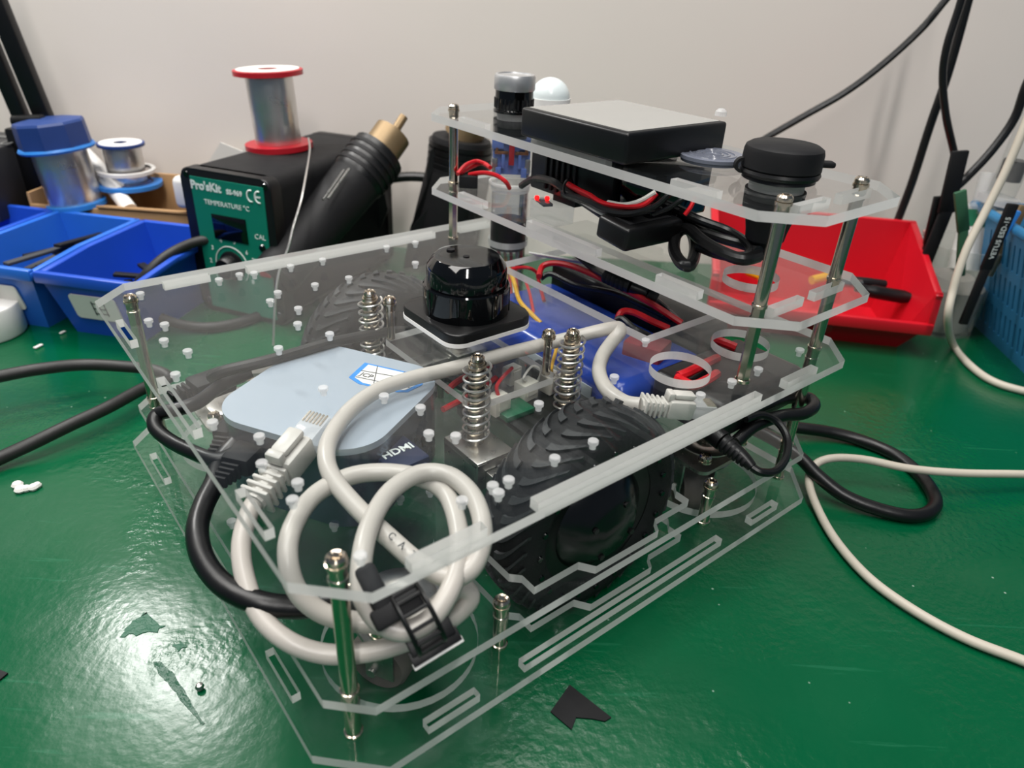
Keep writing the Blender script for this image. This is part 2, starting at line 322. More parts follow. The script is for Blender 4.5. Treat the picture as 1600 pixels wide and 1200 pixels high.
# ------------------------------------------------------------------ robot chassis
robot = thing('robot_chassis', 'clear acrylic wheeled robot frame with stacked decks on nickel posts', 'robot', (.5, .45, 0))
SLV = [(.103, .20), (.37, .556), (.72, .822)]
def deck(name, z, x0, x1, y0, y1, c, holes): return obj(name, plate_mesh(octo(x0, x1, y0, y1, c), holes, z-TH, z), [M_acr, M_edge], robot, flat=True)
def vslots(u): return [rect(u-.0065, u+.0065, a, b) for a, b in SLV]
def uslots(v, L): return [rect(a, b, v-.0075, v+.0075) for a, b in L]
def wheelcut(v0, sgn):
    o = [(.315, 0), (.408, 0), (.425, -.024), (.575, -.024), (.592, 0), (.685, 0), (.685, .03), (.70, .045), (.70, .15), (.685, .165), (.315, .165), (.30, .15), (.30, .045), (.315, .03)]
    return [(u, v0+sgn*v) for u, v in o][::sgn]
NS = [(.07, .18), (.262, .762), (.838, .935)]; NB = [(.086, .174), (.258, .74), (.836, .923)]
cast = [(.135, .105), (.865, .105), (.135, B-.105), (.865, B-.105)]
deck('base_plate', ZB, -.06, 1.06, -.072, .965, .075, [wheelcut(0, 1), wheelcut(B, -1)] + [circ(x, y, .122) for x, y in cast] + vslots(-.038) + uslots(-.046, NB) + uslots(.942, NB))
deck('middle_plate', ZM, -.034, 1.05, -.04, .934, .05, [wheelcut(0, 1), wheelcut(B, -1)])
deck('top_plate', ZT, -.057, 1.075, -.061, 1.003, .069, vslots(-.039) + uslots(-.041, NS) + uslots(.969, [(.08, .176), (.258, .76), (.84, .94)])
     + [[(.765, .218), (.985, .218), (.985, .69), (.765, .69)], circ(.725, .1, .055), circ(.905, .1, .055), circ(.725, .8, .055), circ(*(.9, .83), .052)])
tw = lambda: [rect(.735, .752, a, b) for a, b in ((.10, .195), (.35, .565), (.725, .824))] + [rect(.785, .876, -.018, -.004), rect(.913, 1.008, -.018, -.004)]
deck('tower_lower_shelf', ZL, .704, 1.067, -.072, .962, .072, tw() + [circ(.89, .10, .05), circ(.9, .83, .049)])
deck('tower_upper_shelf', ZU, .704, 1.067, -.072, .962, .072, tw() + [circ(.905, .1, .047), circ(.9, .83, .04)])
# posts and screws
scr = MB(); scr.lathe([(0, .016), (.0045, .016), (.005, .0135), (.0095, .0155), (.0125, .012), (.0125, .006), (.0115, .005), (.0138, .0045), (.0138, 0), (0, 0)], n=20)
scr.box((0, 0, .0145), (.012, .0022, .003)); scr.box((0, 0, .0145), (.0022, .012, .003))
ME_scr = mesh_of('screw_head', scr.v, scr.f, scr.m, [M_steel])
def post(p, z0, z1, r=.0112, head=True, hexa=False):
    mb = MB(); n = 6 if hexa else 20; mb.cyl((p[0], p[1], z0), (p[0], p[1], z1+TH), r, n=n)
    mb.lathe([(r, 0), (r*1.18, .001), (r*1.18, .006), (r, .007)], (p[0], p[1], z0), n=20); mb.lathe([(r, -.007), (r*1.12, -.006), (r*1.12, -.001), (r, 0)], (p[0], p[1], z1), n=20)
    o = obj('post', mb, M_steel, robot, ang=30)
    if head: inst('screw_head', ME_scr, (p[0], p[1], z1+.0), robot)
P0, P1, P2, P3, P4, P5 = (0, 0), (1, 0), (0, B), (1, B), (.77, 0), (.77, B)
for q in (P0, P2):
    post(q, ZB, ZM-TH, head=False); post(q, ZM, ZT-TH, head=False); inst('screw_head', ME_scr, (*q, ZT), robot)
for q in (P1, P3):
    post(q, ZB, ZM-TH, head=False); post(q, ZM, ZT-TH, head=False); post(q, ZT, ZL-TH, head=False); post(q, ZL, ZU-TH, head=False); inst('screw_head', ME_scr, (*q, ZU), robot)
for q in (P4, P5):
    post(q, ZT, ZL-TH, head=False, hexa=True); post(q, ZL, ZU-TH, head=False); inst('screw_head', ME_scr, (*q, ZU), robot)
for q in ((.25, 0), (.748, 0), (.25, B), (.748, B)):
    post(q, ZB, ZM-TH, head=False); inst('screw_head', ME_scr, (*q, ZM), robot)
# hub-motor wheels
def wheel(v0, sg):
    wh = bpy.data.objects.new('wheel', None); sc.collection.objects.link(wh); wh.parent = robot; wh.empty_display_size = .01
    WM[wh.name] = Matrix.Translation((.5, v0, .2)); L = WM[robot.name].inverted() @ WM[wh.name]; wh.location = L.translation*S
    V = lambda y: v0 + sg*y
    mb = MB(); mb.lathe([(.125, V(.045)-0), (.15, V(.033)), (.172, V(.036)), (.188, V(.05)), (.1955, V(.08)), (.1965, V(.095)), (.1955, V(.11)), (.188, V(.14)), (.172, V(.154)), (.15, V(.157)), (.125, V(.145))], (.5, 0, .2), 72, 'y')
    obj('tyre', mb, M_rub, wh, ang=60)
    mb = MB()                                                # raised curved tread bars on both shoulders
    for side in (0, 1):
        for k in range(36):
            a0 = 2*math.pi*(k+.5*side)/36; rows = []
            for j in range(7):
                t = j/6; y = .095 + (1 if side else -1)*(.010+.048*t); r = .1975-.0135*t*t*t-.006*t*t; a = a0 + .30*t*t
                wd = .0088*(1-.6*t); rows.append((y, r, a, wd))
            vs = []; fs = []
            for y, r, a, wd in rows:
                for rr, da in ((r-.006, -wd/r), (r+.0035, -wd/r*.8), (r+.0035, wd/r*.8), (r-.006, wd/r)):
                    vs.append((.5+rr*math.sin(a+da), V(y), .2+rr*math.cos(a+da)))
            for j in range(6):
                for q in range(3): fs.append((4*j+q, 4*j+q+1, 4*j+q+5, 4*j+q+4))
            fs += [(0, 1, 2, 3), (27, 26, 25, 24)]; mb.add(vs, fs)
    t = obj('tread', mb, M_tread, wh, flat=True); t['kind'] = 'stuff'
    mb = MB(); mb.lathe([(0, V(.05)), (.095, V(.05)), (.128, V(.046)), (.136, V(.040)), (.130, V(.055)), (.125, V(.10)), (0, V(.14))], (.5, 0, .2), 48, 'y'); rim = obj('rim', mb, M_blk, wh)
    for k in range(20):
        a = 2*math.pi*k/20; mb = MB(); c = (.5+.147*math.sin(a), V(.0345), .2+.147*math.cos(a)); mb.cyl(c, (c[0], V(.031), c[2]), .0062, .005, 10); obj('rim_dimple', mb, M_gloss, rim)
    mb = MB(); mb.lathe([(0, V(.006)), (.03, V(.006)), (.036, V(.010)), (.05, V(.012)), (.062, V(.018)), (.075, V(.03)), (.095, V(.043)), (.1, V(.052))], (.5, 0, .2), 48, 'y'); hub = obj('hub_cap', mb, P('satin_black', '070708', .24, spec=.6), wh, ang=60)
    for k in range(4):
        a = 2*math.pi*(k+.3)/4; mb = MB(); c = (.5+.052*math.sin(a), V(.013), .2+.052*math.cos(a)); mb.cyl(c, (c[0], V(.009), c[2]), .006, n=6); obj('bolt', mb, M_blk, hub)
wheel(0, 1); wheel(B, -1)
# casters under the middle plate
for i, (x, y) in enumerate(cast):
    a = (2.1, 1.0, .3, 2.6)[i]; ca = bpy.data.objects.new('caster', None); sc.collection.objects.link(ca); ca.parent = robot; ca.empty_display_size = .01
    WM[ca.name] = Matrix.Translation((x, y, 0)); ca.location = (WM[robot.name].inverted() @ WM[ca.name]).translation*S
    mb = MB(); mb.rbox((x, y), .15, .12, ZM-TH-.008, ZM-TH, .02); mb.lathe([(0, 0), (.055, 0), (.06, -.006), (.055, -.014), (.04, -.018), (.042, -.026), (0, -.026)], (x, y, ZM-TH-.006), 32); obj('swivel_plate', mb, M_steel2, ca)
    mb = MB(); mb.lathe([(.02, 0), (.03, .004), (.052, .005), (.058, .003), (.058, 0)], (x, y, ZM), 36); obj('swivel_ring', mb, M_steel2, ca)
    d = Vector((math.cos(a), math.sin(a), 0)); q = Vector((-d.y, d.x, 0)); c = Vector((x, y, .052)) + d*.03
    mb = MB()
    for s_ in (-1, 1):
        mb.X = frame(c + q*s_*.036 + Vector((0, 0, .04)), d, (0, 0, 1)); mb.box((-.012, 0, 0), (.05, .005, .10), .002)
    mb.X = Matrix.Identity(4); mb.cyl(c-q*.045, c+q*.045, .008, n=12); obj('fork', mb, M_steel2, ca)
    mb = MB(); mb.X = frame(c, q.cross(Vector((0, 0, 1))), q); mb.lathe([(.0, -.026), (.03, -.026), (.047, -.028), (.052, -.02), (.052, .02), (.047, .028), (.03, .026), (0, .026)], n=32); obj('caster_wheel', mb, M_caster, ca)
    for dx, dy in ((-.058, -.045), (.058, -.045), (-.058, .045), (.058, .045)): inst('screw_head', ME_scr, (x+dx, y+dy, ZM), ca)
# clear rivets on the decks
RV = [(219,459),(232,501),(257,507),(256,532),(293,549),(274,585),(332,660),(405,682),(435,544),(465,506),(466,482),(422,470),(515,522),(374,429),(397,427),(342,437),(454,416),(434,457),(492,445),(504,406),(604,386),(649,379),(649,411),(545,434),(505,607),(600,619),(657,637),(670,677),(712,681),(842,631),(867,716),(795,750),(770,759),(779,770),(722,782),(409,724),(465,754),(457,781),(927,690),(1095,617),(1144,596),(1185,577),(1250,547),(1009,532),(960,589),(563,869)]
rv = MB(); rv.lathe([(0, .009), (.0072, .009), (.0082, .008), (.0082, .003), (.006, .002), (.0055, 0), (.005, -.006), (0, -.006)], n=14)
ME_rv = mesh_of('rivet', rv.v, rv.f, rv.m, [M_rivet])
for x, y in RV: inst('rivet', ME_rv, at(x, y, ZT+.006).xy.to_3d() + Vector((0, 0, ZT)), robot)
for x, y in ((362, 815), (625, 779), (672, 767), (522, 820)): inst('rivet', ME_rv, at(x, y, ZM+.006).xy.to_3d() + Vector((0, 0, ZM)), robot)
# suspension: hanger plate, spring posts, brackets
SZ = .335
obj('suspension_plate', plate_mesh(octo(.412, .612, .298, .63, .012), [], SZ-.015, SZ), [M_acr, M_edge], robot, flat=True)
for q in ((.597, .317), (.424, .616), (.597, .616)):
    mb = MB(); mb.cyl((*q, SZ), (*q, ZT), .0085, n=16); obj('post', mb, M_steel, robot); inst('screw_head', ME_scr, (*q, ZT), robot)
def spring(q, z0, z1, top=True):
    mb = MB(); mb.cyl((*q, z0), (*q, z1), .0165, n=20); rod = obj('spring_rod', mb, M_steel, robot)
    mb = MB(); turns = 9; N = turns*18; mb.tube([(q[0]+.0245*math.cos(2*math.pi*i/18), q[1]+.0245*math.sin(2*math.pi*i/18), z0+.004+(z1-z0-.008)*i/N) for i in range(N+1)], .0024, 6, 1); obj('coil_spring', mb, M_spring, rod)
    if top: inst('screw_head', ME_scr, (*q, z1), robot)
spring((.426, .312), .245, ZT-.002); spring((.632, .288), .255, ZT+.004); spring((.400, .655), .245, ZT+.006); spring((.632, .655), .245, ZT)
for q in ((.426, .312), (.632, .288), (.400, .655), (.632, .655)):
    sg = 1 if q[1] < .5 else -1
    br = MB(); br.box((q[0], q[1]-sg*.01, .238), (.085, .11, .014), .003); br.box((q[0]-.035, q[1]-sg*.01, .212), (.014, .11, .06), .003); br.box((q[0], q[1]-sg*.06, .212), (.085, .012, .06), .003)
    b_ = obj('axle_bracket', br, M_steel2, robot)
    mb = MB(); mb.cyl((q[0]+.01, q[1]-sg*.066, .214), (q[0]+.01, q[1]-sg*.078, .214), .015, .013, 20); obj('bolt', mb, M_blk, b_)
for v0, sg in ((0, 1), (B, -1)):
    mb = MB(); mb.cyl((.5, v0+sg*.13, .2), (.5, v0+sg*.24, .2), .014, n=16); mb.box((.5, v0+sg*.22, .21), (.2, .05, .03), .004); obj('axle_beam', mb, M_steel2, robot)

# ------------------------------------------------------------------ devices carried by the robot
LC = (.51, .467)
ld = thing('lidar_scanner', 'glossy black round laser scanner on a square base on the top deck', 'lidar', (*LC, ZT))
mb = MB(); mb.rbox(LC, .198, .198, ZT, ZT+.008, .035); obj('gasket', mb, M_white, ld)
mb = MB(); mb.rbox(LC, .196, .196, ZT+.008, ZT+.026, .034, .004); obj('base', mb, M_blk, ld)
mb = MB(); mb.lathe([(.0, .026), (.084, .026), (.084, .079), (.0815, .082), (.0, .082)], (*LC, ZT), 64); bd = obj('body', mb, M_gloss, ld, ang=25)
for k in range(24):
    a = 2*math.pi*k/24
    if k % 3 == 0: mb = MB(); mb.cyl((LC[0]+.084*math.cos(a), LC[1]+.084*math.sin(a), ZT+.03), (LC[0]+.084*math.cos(a), LC[1]+.084*math.sin(a), ZT+.078), .0016, n=6); obj('body_rib', mb, M_gloss, bd)
mb = MB(); mb.lathe([(0, .082), (.077, .082), (.077, .112), (.0755, .118), (.066, .131), (.062, .134), (0, .135)], (*LC, ZT), 64); cp = obj('cap', mb, M_gloss, ld, ang=20)
mb = MB(); mb.cyl((LC[0]-.005, LC[1]-.005, ZT+.1345), (LC[0]-.005, LC[1]-.005, ZT+.1362), .006, n=12); mb.cyl((LC[0]-.01, LC[1]+.04, ZT+.1345), (LC[0]-.01, LC[1]+.04, ZT+.137), .008, n=12); obj('cap_dot', mb, M_blkm, cp)

PCC = Vector((.214, .456, 0)); PA = math.radians(30)
pc = thing('mini_computer', 'silver square mini computer with rounded corners lying under the top deck', 'computer', (PCC.x, PCC.y, ZM), PA)
X = Matrix.Translation(PCC) @ Matrix.Rotation(PA, 4, 'Z'); PZ = .352
mb = MB(); mb.X = X; mb.rbox((0, 0), .306, .306, ZM+.003, PZ-.010, .075, n=10); bod = obj('body', mb, M_pcs, pc)
mb = MB(); mb.X = X; mb.rbox((0, 0), .308, .308, PZ-.012, PZ, .076, .004, 10); obj('lid', mb, M_pc, pc)
mb = MB(); mb.X = X
for i, (w_, x) in enumerate(((.035, -.075), (.05, -.015), (.035, .05))): mb = MB(); mb.X = X; mb.box((.153, x, ZM+.075), (.004, w_, .018), .001); obj('port', mb, M_gloss, bod)
for x in (-.07, 0, .06): mb = MB(); mb.X = X; mb.box((x, -.153, ZM+.07), (.035, .004, .02), .001); obj('port', mb, M_gloss, bod)
mb = MB(); mb.X = Matrix.Translation((0, 0, 0)); sp_ = [at(x, y, PZ) for x, y in ((545, 590), (570, 567), (628, 580), (664, 587), (660, 602), (637, 613), (620, 613), (560, 600))]
mb.prism([(p.x, p.y) for p in sp_][::-1], PZ, PZ+.0008); st = obj('sticker', mb, M_sblue, pc, flat=True)
mb = MB(); ctr = sum(sp_, Vector())/8; mb.prism([((p.x-ctr.x)*.86+ctr.x, (p.y-ctr.y)*.86+ctr.y) for p in sp_][::-1], PZ+.0008, PZ+.0014); obj('sticker_panel', mb, M_paper, st, flat=True)
mb = MB()
for i, (a, b) in enumerate((((556, 590), (640, 607)), ((564, 580), (655, 596)), ((590, 573), (584, 600)), ((632, 582), (626, 609)))):
    p, q = at(*a, PZ), at(*b, PZ); mb.X = frame((p+q)/2 + Vector((0, 0, .0018)), q-p); mb.box((0, 0, 0), ((q-p).length, .0014, .0006))
for (x, y, t) in ((573, 588, 'JCP'), (622, 600, 'PCC')):
    mb.X = frame(at(x, y, PZ)+Vector((0, 0, .0018)), at(x+30, y+8, PZ)-at(x, y, PZ)); mb.text(t, Matrix.Identity(4), .018, .0003)
obj('sticker_print', mb, M_print, st, flat=True)

# battery under the deck opening
bt = thing('battery_pack', 'blue shrink-wrapped battery pack under the deck opening', 'battery', (.83, .43, ZM))
mb = MB(); mb.box((.83, .46, ZM+.068), (.27, .52, .13), .032, 5); body = obj('wrap', mb, M_batt, bt, ang=60)
mb = MB(); mb.box((.6935, .40, ZM+.062), (.003, .24, .075), .001); lb = obj('spec_label', mb, M_battlab, bt)
mb = MB()
T = Matrix(((0, 0, -1, .6915), (-1, 0, 0, .40), (0, 1, 0, ZM+.062), (0, 0, 0, 1)))
mb.text('RoHS', T @ Matrix.Translation((.075, -.015, 0)), .026, .0004); mb.text('Li-ion 24V 10Ah', T @ Matrix.Translation((-.03, .016, 0)), .018, .0004); mb.text('BATTERY PACK', T @ Matrix.Translation((-.03, -.004, 0)), .016, .0004)
mb.X = T @ Matrix.Translation((.075, .018, 0)); mb.lathe([(.017, 0), (.017, .0006), (.0148, .0006), (.0148, 0), (.017, 0)], n=20); mb.X = Matrix.Identity(4)
obj('label_print', mb, M_print, lb, flat=True)
mb = MB(); mb.X = frame(at(1010, 548, .33), at(1030, 530, .33)-at(1010, 548, .33)); mb.box((0, 0, 0), (.07, .085, .05), .006); mb.box((0, 0, .026), (.07, .004, .004)); tag(obj('power_connector', mb, M_xt), 'maroon power connector beside the round deck hole', 'connector')

# control board with sockets
bd = thing('control_board', 'black control circuit board under the laser scanner', 'circuit board', (.60, .40, .25))
mb = MB(); mb.rbox((.60, .40), .20, .34, .252, .262, .006); obj('board', mb, M_pcb, bd)
for sx, sy in ((-.09, -.16), (.09, -.16), (-.09, .16), (.09, .16)): mb = MB(); mb.cyl((.60+sx, .40+sy, ZM), (.60+sx, .40+sy, .268), .008, n=10); obj('standoff', mb, M_steel, bd)
def sock(x, y, z=.285, s_=1.0):
    mb = MB(); p = at(x, y, z); mb.X = Matrix.Translation(p) @ Matrix.Rotation(.1, 4, 'Z'); s_ *= 1.25; mb.box((0, 0, 0), (.032*s_, .026*s_, .038), .002); mb.box((0, -.0135*s_, .004), (.02*s_, .003, .02)); mb.box((0, 0, .018), (.022*s_, .014*s_, .003))
    o = obj('socket', mb, M_conn, bd); return p
socks = [sock(778, 630), sock(822, 608), sock(861, 597), sock(800, 585, .285, .8)]
for x, y in ((735, 640), (840, 575), (880, 590), (868, 560)): mb = MB(); p = at(x, y, .272); mb.box(p, (.045, .03, .022), .002); obj('chip', mb, M_blk, bd)
mb = MB(); mb.box((.53, .33, .268), (.07, .05, .012), .002); obj('driver_module', mb, M_pcbg, bd)
for i, (pts, m, lab, r) in enumerate((
    ([at(698, 612, .30), at(712, 598, .31), at(735, 585, .32), at(768, 570, .33)], M_red, 'thick red wire rising left of the front spring', .0065),
    ([at(692, 640, .29), at(715, 628, .29), at(745, 612, .30), at(775, 590, .31)], M_red, 'red wire running past the front spring toward the board', .006),
    ([socks[0]+Vector((0, 0, .018)), at(776, 604, .32), at(785, 590, .33), at(800, 575, .33)], M_red, 'red lead plugged into the nearest white socket', .004),
    ([socks[2]+Vector((0, 0, .018)), at(862, 572, .33), at(870, 540, .34), at(862, 520, .35)], M_yel, 'yellow lead plugged into the socket by the rear spring', .004),
    ([socks[1]+Vector((0, 0, .018)), at(818, 590, .32), at(832, 572, .33), at(845, 580, .32), at(838, 600, .29)], M_whw, 'thin white looped lead on the middle socket', .0025),
    ([at(795, 420, .36), at(803, 440, .36), at(812, 470, .34), at(830, 490, .33), at(845, 505, .32)], M_yel, 'yellow wire curling behind the laser scanner', .0055),
    ([at(800, 420, .37), at(822, 418, .38), at(838, 425, .37), at(842, 440, .35), at(850, 470, .33)], M_red, 'short red wire curling beside the yellow wire', .0045),
    ([at(820, 435, .35), at(828, 460, .34), at(834, 490, .32)], M_red, 'pink-red strand dropping behind the laser scanner', .004),
    ([at(842, 432, .40), at(848, 416, .41), at(868, 411, .42), at(900, 418, .42), at(950, 440, .41), at(1010, 470, .40), at(1065, 505, .37)], M_red, 'long red battery lead over the blue pack', .0072),
    ([at(845, 435, .39), at(862, 428, .40), at(900, 445, .39), at(960, 458, .38), at(1010, 480, .37), at(1050, 500, .36)], M_cabb, 'long thin black battery lead beside the red one', .0065),
    ([at(965, 500, .37), at(972, 487, .385), at(990, 488, .385), at(1020, 502, .38), at(1045, 513, .37)], M_red, 'short red lead at the near end of the blue pack', .0075),
    ([at(962, 500, .375), at(972, 498, .38), at(990, 512, .375), at(1015, 525, .36)], M_cabb, 'short black lead under the short red one', .0068),
    ([at(1028, 470, .385), at(1045, 485, .38), at(1070, 510, .36)], M_cabb, 'black lead from the barrel plug to the pack', .006))):
    cable('wire', lab, 'wire', pts, r, m, 8, 6)
# bare lead tips seen through the near round hole
for pts, lab in (([at(1060, 588, .365), at(1075, 582, .368), at(1095, 572, .368), at(1120, 560, .36)], 'stout red lead crossing the nearer round deck hole'), ([at(1058, 590, .362), at(1082, 602, .364), at(1104, 594, .364), at(1120, 584, .36)], 'second red lead below the nearer round deck hole'), ([at(1114, 530, .362), at(1130, 535, .364), at(1150, 543, .36)], 'red lead inside the farther round deck hole')):
    cable('wire', lab, 'wire', pts, .0095, M_red, 8, 6)
mb = MB(); mb.box((.90, .105, .310), (.27, .17, .085), .014, 3); tag(obj('motor_driver', mb, M_blk), 'black motor driver box below the round deck holes', 'driver box')
# barrel plug on the pack
bp_ = [at(925, 418, .43), at(945, 430, .43), at(985, 448, .42), at(1010, 458, .41), at(1024, 466, .40)]
pl = thing('barrel_plug', 'black ribbed barrel plug lying above the blue pack', 'plug', bp_[2])
mb = MB(); mb.tube([bp_[1], (bp_[1]+bp_[2])/2, bp_[2]], .016, 12, 1); mb.tube([bp_[2], bp_[3]], .013, 12, 1); mb.tube([bp_[3], bp_[4]], .02, 12, 1); obj('shell', mb, M_blk, pl)
for k in range(5):
    q = bp_[1].lerp(bp_[2], .1+.17*k); mb = MB(); d = (bp_[2]-bp_[1]).normalized(); mb.cyl(q-d*.003, q+d*.003, .0175, n=12); obj('rib', mb, M_blkm, pl)
mb = MB(); mb.tube([at(865, 372, .48), at(895, 392, .46), bp_[0], bp_[1]], .008, 8, 5); obj('lead', mb, M_cabb, pl)
mb = MB(); mb.box((1.015, .48, .31), (.095, .50, .11), .012, 3); tag(obj('power_module', mb, M_blk), 'black power module below the tower beside the blue pack', 'module')
mb = MB(); mb.X = frame(at(882, 405, .42), (.5, -.8, 0), (.3, .25, .9)); mb.box((0, 0, 0), (.16, .08, .004), .001); lbx = obj('paper_tag', mb, M_paper); tag(lbx, 'white paper tag standing behind the blue pack', 'tag')

# ------------------------------------------------------------------ white network cable, coiled
net = thing('network_cable', 'white network cable coiled under the near deck corner', 'cable', (.1, .1, .2))
run = [(1000,633,.375),(975,628,.372),(948,608,.37),(936,580,.37),(942,555,.375),(957,533,.385),(968,519,.398),(965,512,.402),(940,516,.398),(900,526,.385),(850,538,.375),(790,553,.375),(740,567,.375),(690,580,.376),(640,592,.378),(590,610,.378),(548,640,.376),(518,680,.373),(510,715,.37),(522,750,.362),(560,795,.35),(610,842,.34),(655,880,.33),(700,902,.325),(735,890,.33),(753,850,.345),(752,808,.355),(735,770,.362),(700,742,.366),(655,740,.368),(610,768,.368),(580,815,.366),(566,868,.36),(566,925,.34),(590,968,.315),(630,986,.305),(670,970,.31),(702,925,.325),(718,870,.335),(714,815,.34),(695,770,.345),(655,746,.35),(600,738,.352),(545,745,.353),(490,775,.353),(457,825,.35),(450,875,.335),(466,925,.30),(505,958,.27),(560,972,.25),(620,973,.25),(665,960,.26),(715,920,.275),(745,870,.29),(735,935,.26),(700,970,.235),(640,1000,.215),(580,1018,.205),(510,1022,.205),(450,1002,.22),(405,960,.24),(382,900,.27),(377,850,.295),(388,805,.315),(400,782,.325)]
run = [r for r in run if r[:2] not in ((745, 870),)]
mb = MB(); mb.tube([at(*q) for q in run], .0138, 12, 6); obj('jacket', mb, M_cabw, net)
def rj45(p, d, up, k_=1.0, mat=M_plugw):
    d = d.normalized(); F = frame(p, d, up) @ Matrix.Scale(k_, 4)
    mb = MB(); mb.X = F; mb.tube([(0, 0, 0), (.045, 0, 0)], .0135, 10, 1); mb.box((.072, 0, .002), (.05, .038, .036), .006); mb.box((.075, 0, .026), (.04, .022, .010), .004); mb.box((.05, 0, .024), (.012, .022, .016), .003)
    o = obj('plug', mb, mat, net)
    for k in range(5):
        mb = MB(); mb.X = F; mb.box((.006+.0095*k, 0, 0), (.0052, .037-.0015*k, .034-.0015*k), .002); obj('boot_rib', mb, mat, o)
    mb = MB(); mb.X = F; mb.box((.115, 0, .001), (.045, .034, .026), .002); obj('clear_tip', mb, M_rivet, o)
    mb = MB(); mb.X = F
    for k in range(6): mb.box((.128, -.0125+.005*k, .0145), (.018, .002, .002))
    obj('contacts', mb, M_steel, o)
a = at(1000, 633, .375); rj45(a, at(1060, 637, .365)-a, Vector((0, 0, 1)))
a = at(398, 785, .325); rj45(a, at(450, 722, .345)-a, Vector((-.15, -.1, 1)), 1.28)
# printed lettering on the jacket
mb = MB()
for i, (x, y) in enumerate(((612, 838), (628, 852), (645, 867), (662, 882))):
    p = at(x, y, .356-.002*i); mb.X = frame(p, at(x+20, y+17, .352)-p, CAM-p); mb.text('CAT6'[i] if i < 4 else '', Matrix.Identity(4), .014, .0006)
obj('jacket_print', mb, M_print, net, flat=True)

# black ladder clamp holding the coil
cl = thing('cable_clamp', 'black ladder-strap clamp gripping the white coil', 'clamp', at(655, 985, .24))
c0 = at(632, 968, .31); ax = (at(668, 950, .315)-at(600, 990, .30)).normalized(); upv = (CAM-c0).normalized()
F = frame(at(652, 966, .316), ax, upv) 
mb = MB()
for s_ in (-1, 1):
    arc = [F @ Vector((s_*.017, .040*math.cos(t), .036*math.sin(t))) for t in [math.radians(-35+25*i) for i in range(10)]]; mb.tube(arc, .0032, 6, 2)
for i in range(9):
    t = math.radians(-30+27*i); mb.cyl(F @ Vector((-.017, .040*math.cos(t), .036*math.sin(t))), F @ Vector((.017, .040*math.cos(t), .036*math.sin(t))), .0026, n=6)
obj('strap', mb, M_blk, cl)
F2 = F @ Matrix.Translation((0, .004, .004)) @ Matrix.Scale(.86, 4)
mb = MB(); mb.X = F2; mb.box((.005, -.035, -.012), (.07, .03, .012), .002); mb.box((.005, -.052, -.018), (.078, .022, .006), .001); obj('base', mb, M_blk, cl)
mb = MB(); mb.X = F2; mb.box((.005, -.062, -.022), (.080, .010, .010), .001); obj('adhesive_pad', mb, M_white, cl)
mb = MB(); mb.X = F2; mb.box((-.035, .055, .012), (.03, .085, .018), .007); mb.box((-.02, .02, .01), (.075, .03, .024), .005); obj('latch', mb, M_blkm, cl)

# black cables of the mini computer
cable('display_cable', 'glossy black thick cable bulging out of the near left side', 'cable', [at(372, 690, .30), at(345, 722, .29), at(335, 755, .29), at(318, 790, .285), at(308, 830, .28), at(318, 875, .27), at(350, 915, .26), at(400, 940, .25), at(450, 948, .24), at(495, 945, .235), at(540, 925, .235)], .0165, M_cabb, 12)
cable('power_cable', 'black printed cable looping around the left rear post', 'cable', [at(375, 705, .30), at(340, 718, .30), at(305, 708, .30), at(268, 690, .30), at(243, 668, .31), at(246, 648, .32), at(275, 640, .33), at(310, 628, .33), at(350, 600, .32), at(410, 575, .31), at(470, 565, .30)], .0125, M_cabb, 12)
def plug(name, label, px, py, z, d, sz, mat=M_blkm, ribs=4):
    p = at(px, py, z); t = thing(name, label, 'plug', p); F = frame(p, d)
    mb = MB(); mb.X = F; mb.box((0, 0, 0), sz, min(sz)*.2); mb.box((sz[0]*.6, 0, 0), (sz[0]*.3, sz[1]*.8, sz[2]*.5), .002); obj('shell', mb, mat, t)
    for k in range(ribs): mb = MB(); mb.X = F; mb.box((-sz[0]*.5-.008-.010*k, 0, 0), (.006, sz[1]*(.62-.05*k), sz[2]*(.8-.08*k)), .002); obj('strain_rib', mb, mat, t)
    return t, F
plug('cable_plug', 'dark plug with ribbed boot nearest the white plug', 385, 712, .30, at(430, 668, .30)-at(385, 712, .30), (.07, .05, .035))
plug('cable_plug', 'dark plug at the rounded front edge of the silver computer', 372, 672, .29, at(400, 640, .30)-at(372, 672, .30), (.075, .06, .04))
plug('cable_plug', 'dark plug beside the left corner of the silver computer', 330, 600, .29, at(400, 575, .3)-at(330, 600, .3), (.08, .055, .04))
t, F = plug('video_plug', 'navy video plug with raised lettering at the near side port', 622, 717, .30, at(600, 700, .30)-at(645, 738, .30), (.085, .075, .03), P('navy_plastic', '1d2742', .35), 2)
mb = MB(); mb.X = F; mb.text('HDMI', Matrix.Translation((0, 0, .0162)) @ Matrix.Rotation(-math.pi/2, 4, 'Z'), .024, .0006, bold=.0004); obj('lettering', mb, M_wprint, t, flat=True)
cable('usb_lead', 'short white plug lead behind the silver computer', 'cable', [at(383, 578, .31), at(410, 578, .32), at(432, 572, .33)], .014, M_cabw)
cable('hidden_lead', 'dark cable arcing behind the silver computer', 'cable', [at(330, 590, .33), at(350, 580, .35), at(400, 568, .36), at(450, 555, .36), at(520, 535, .36), at(600, 520, .34), at(660, 515, .30)], .011, M_cabd)

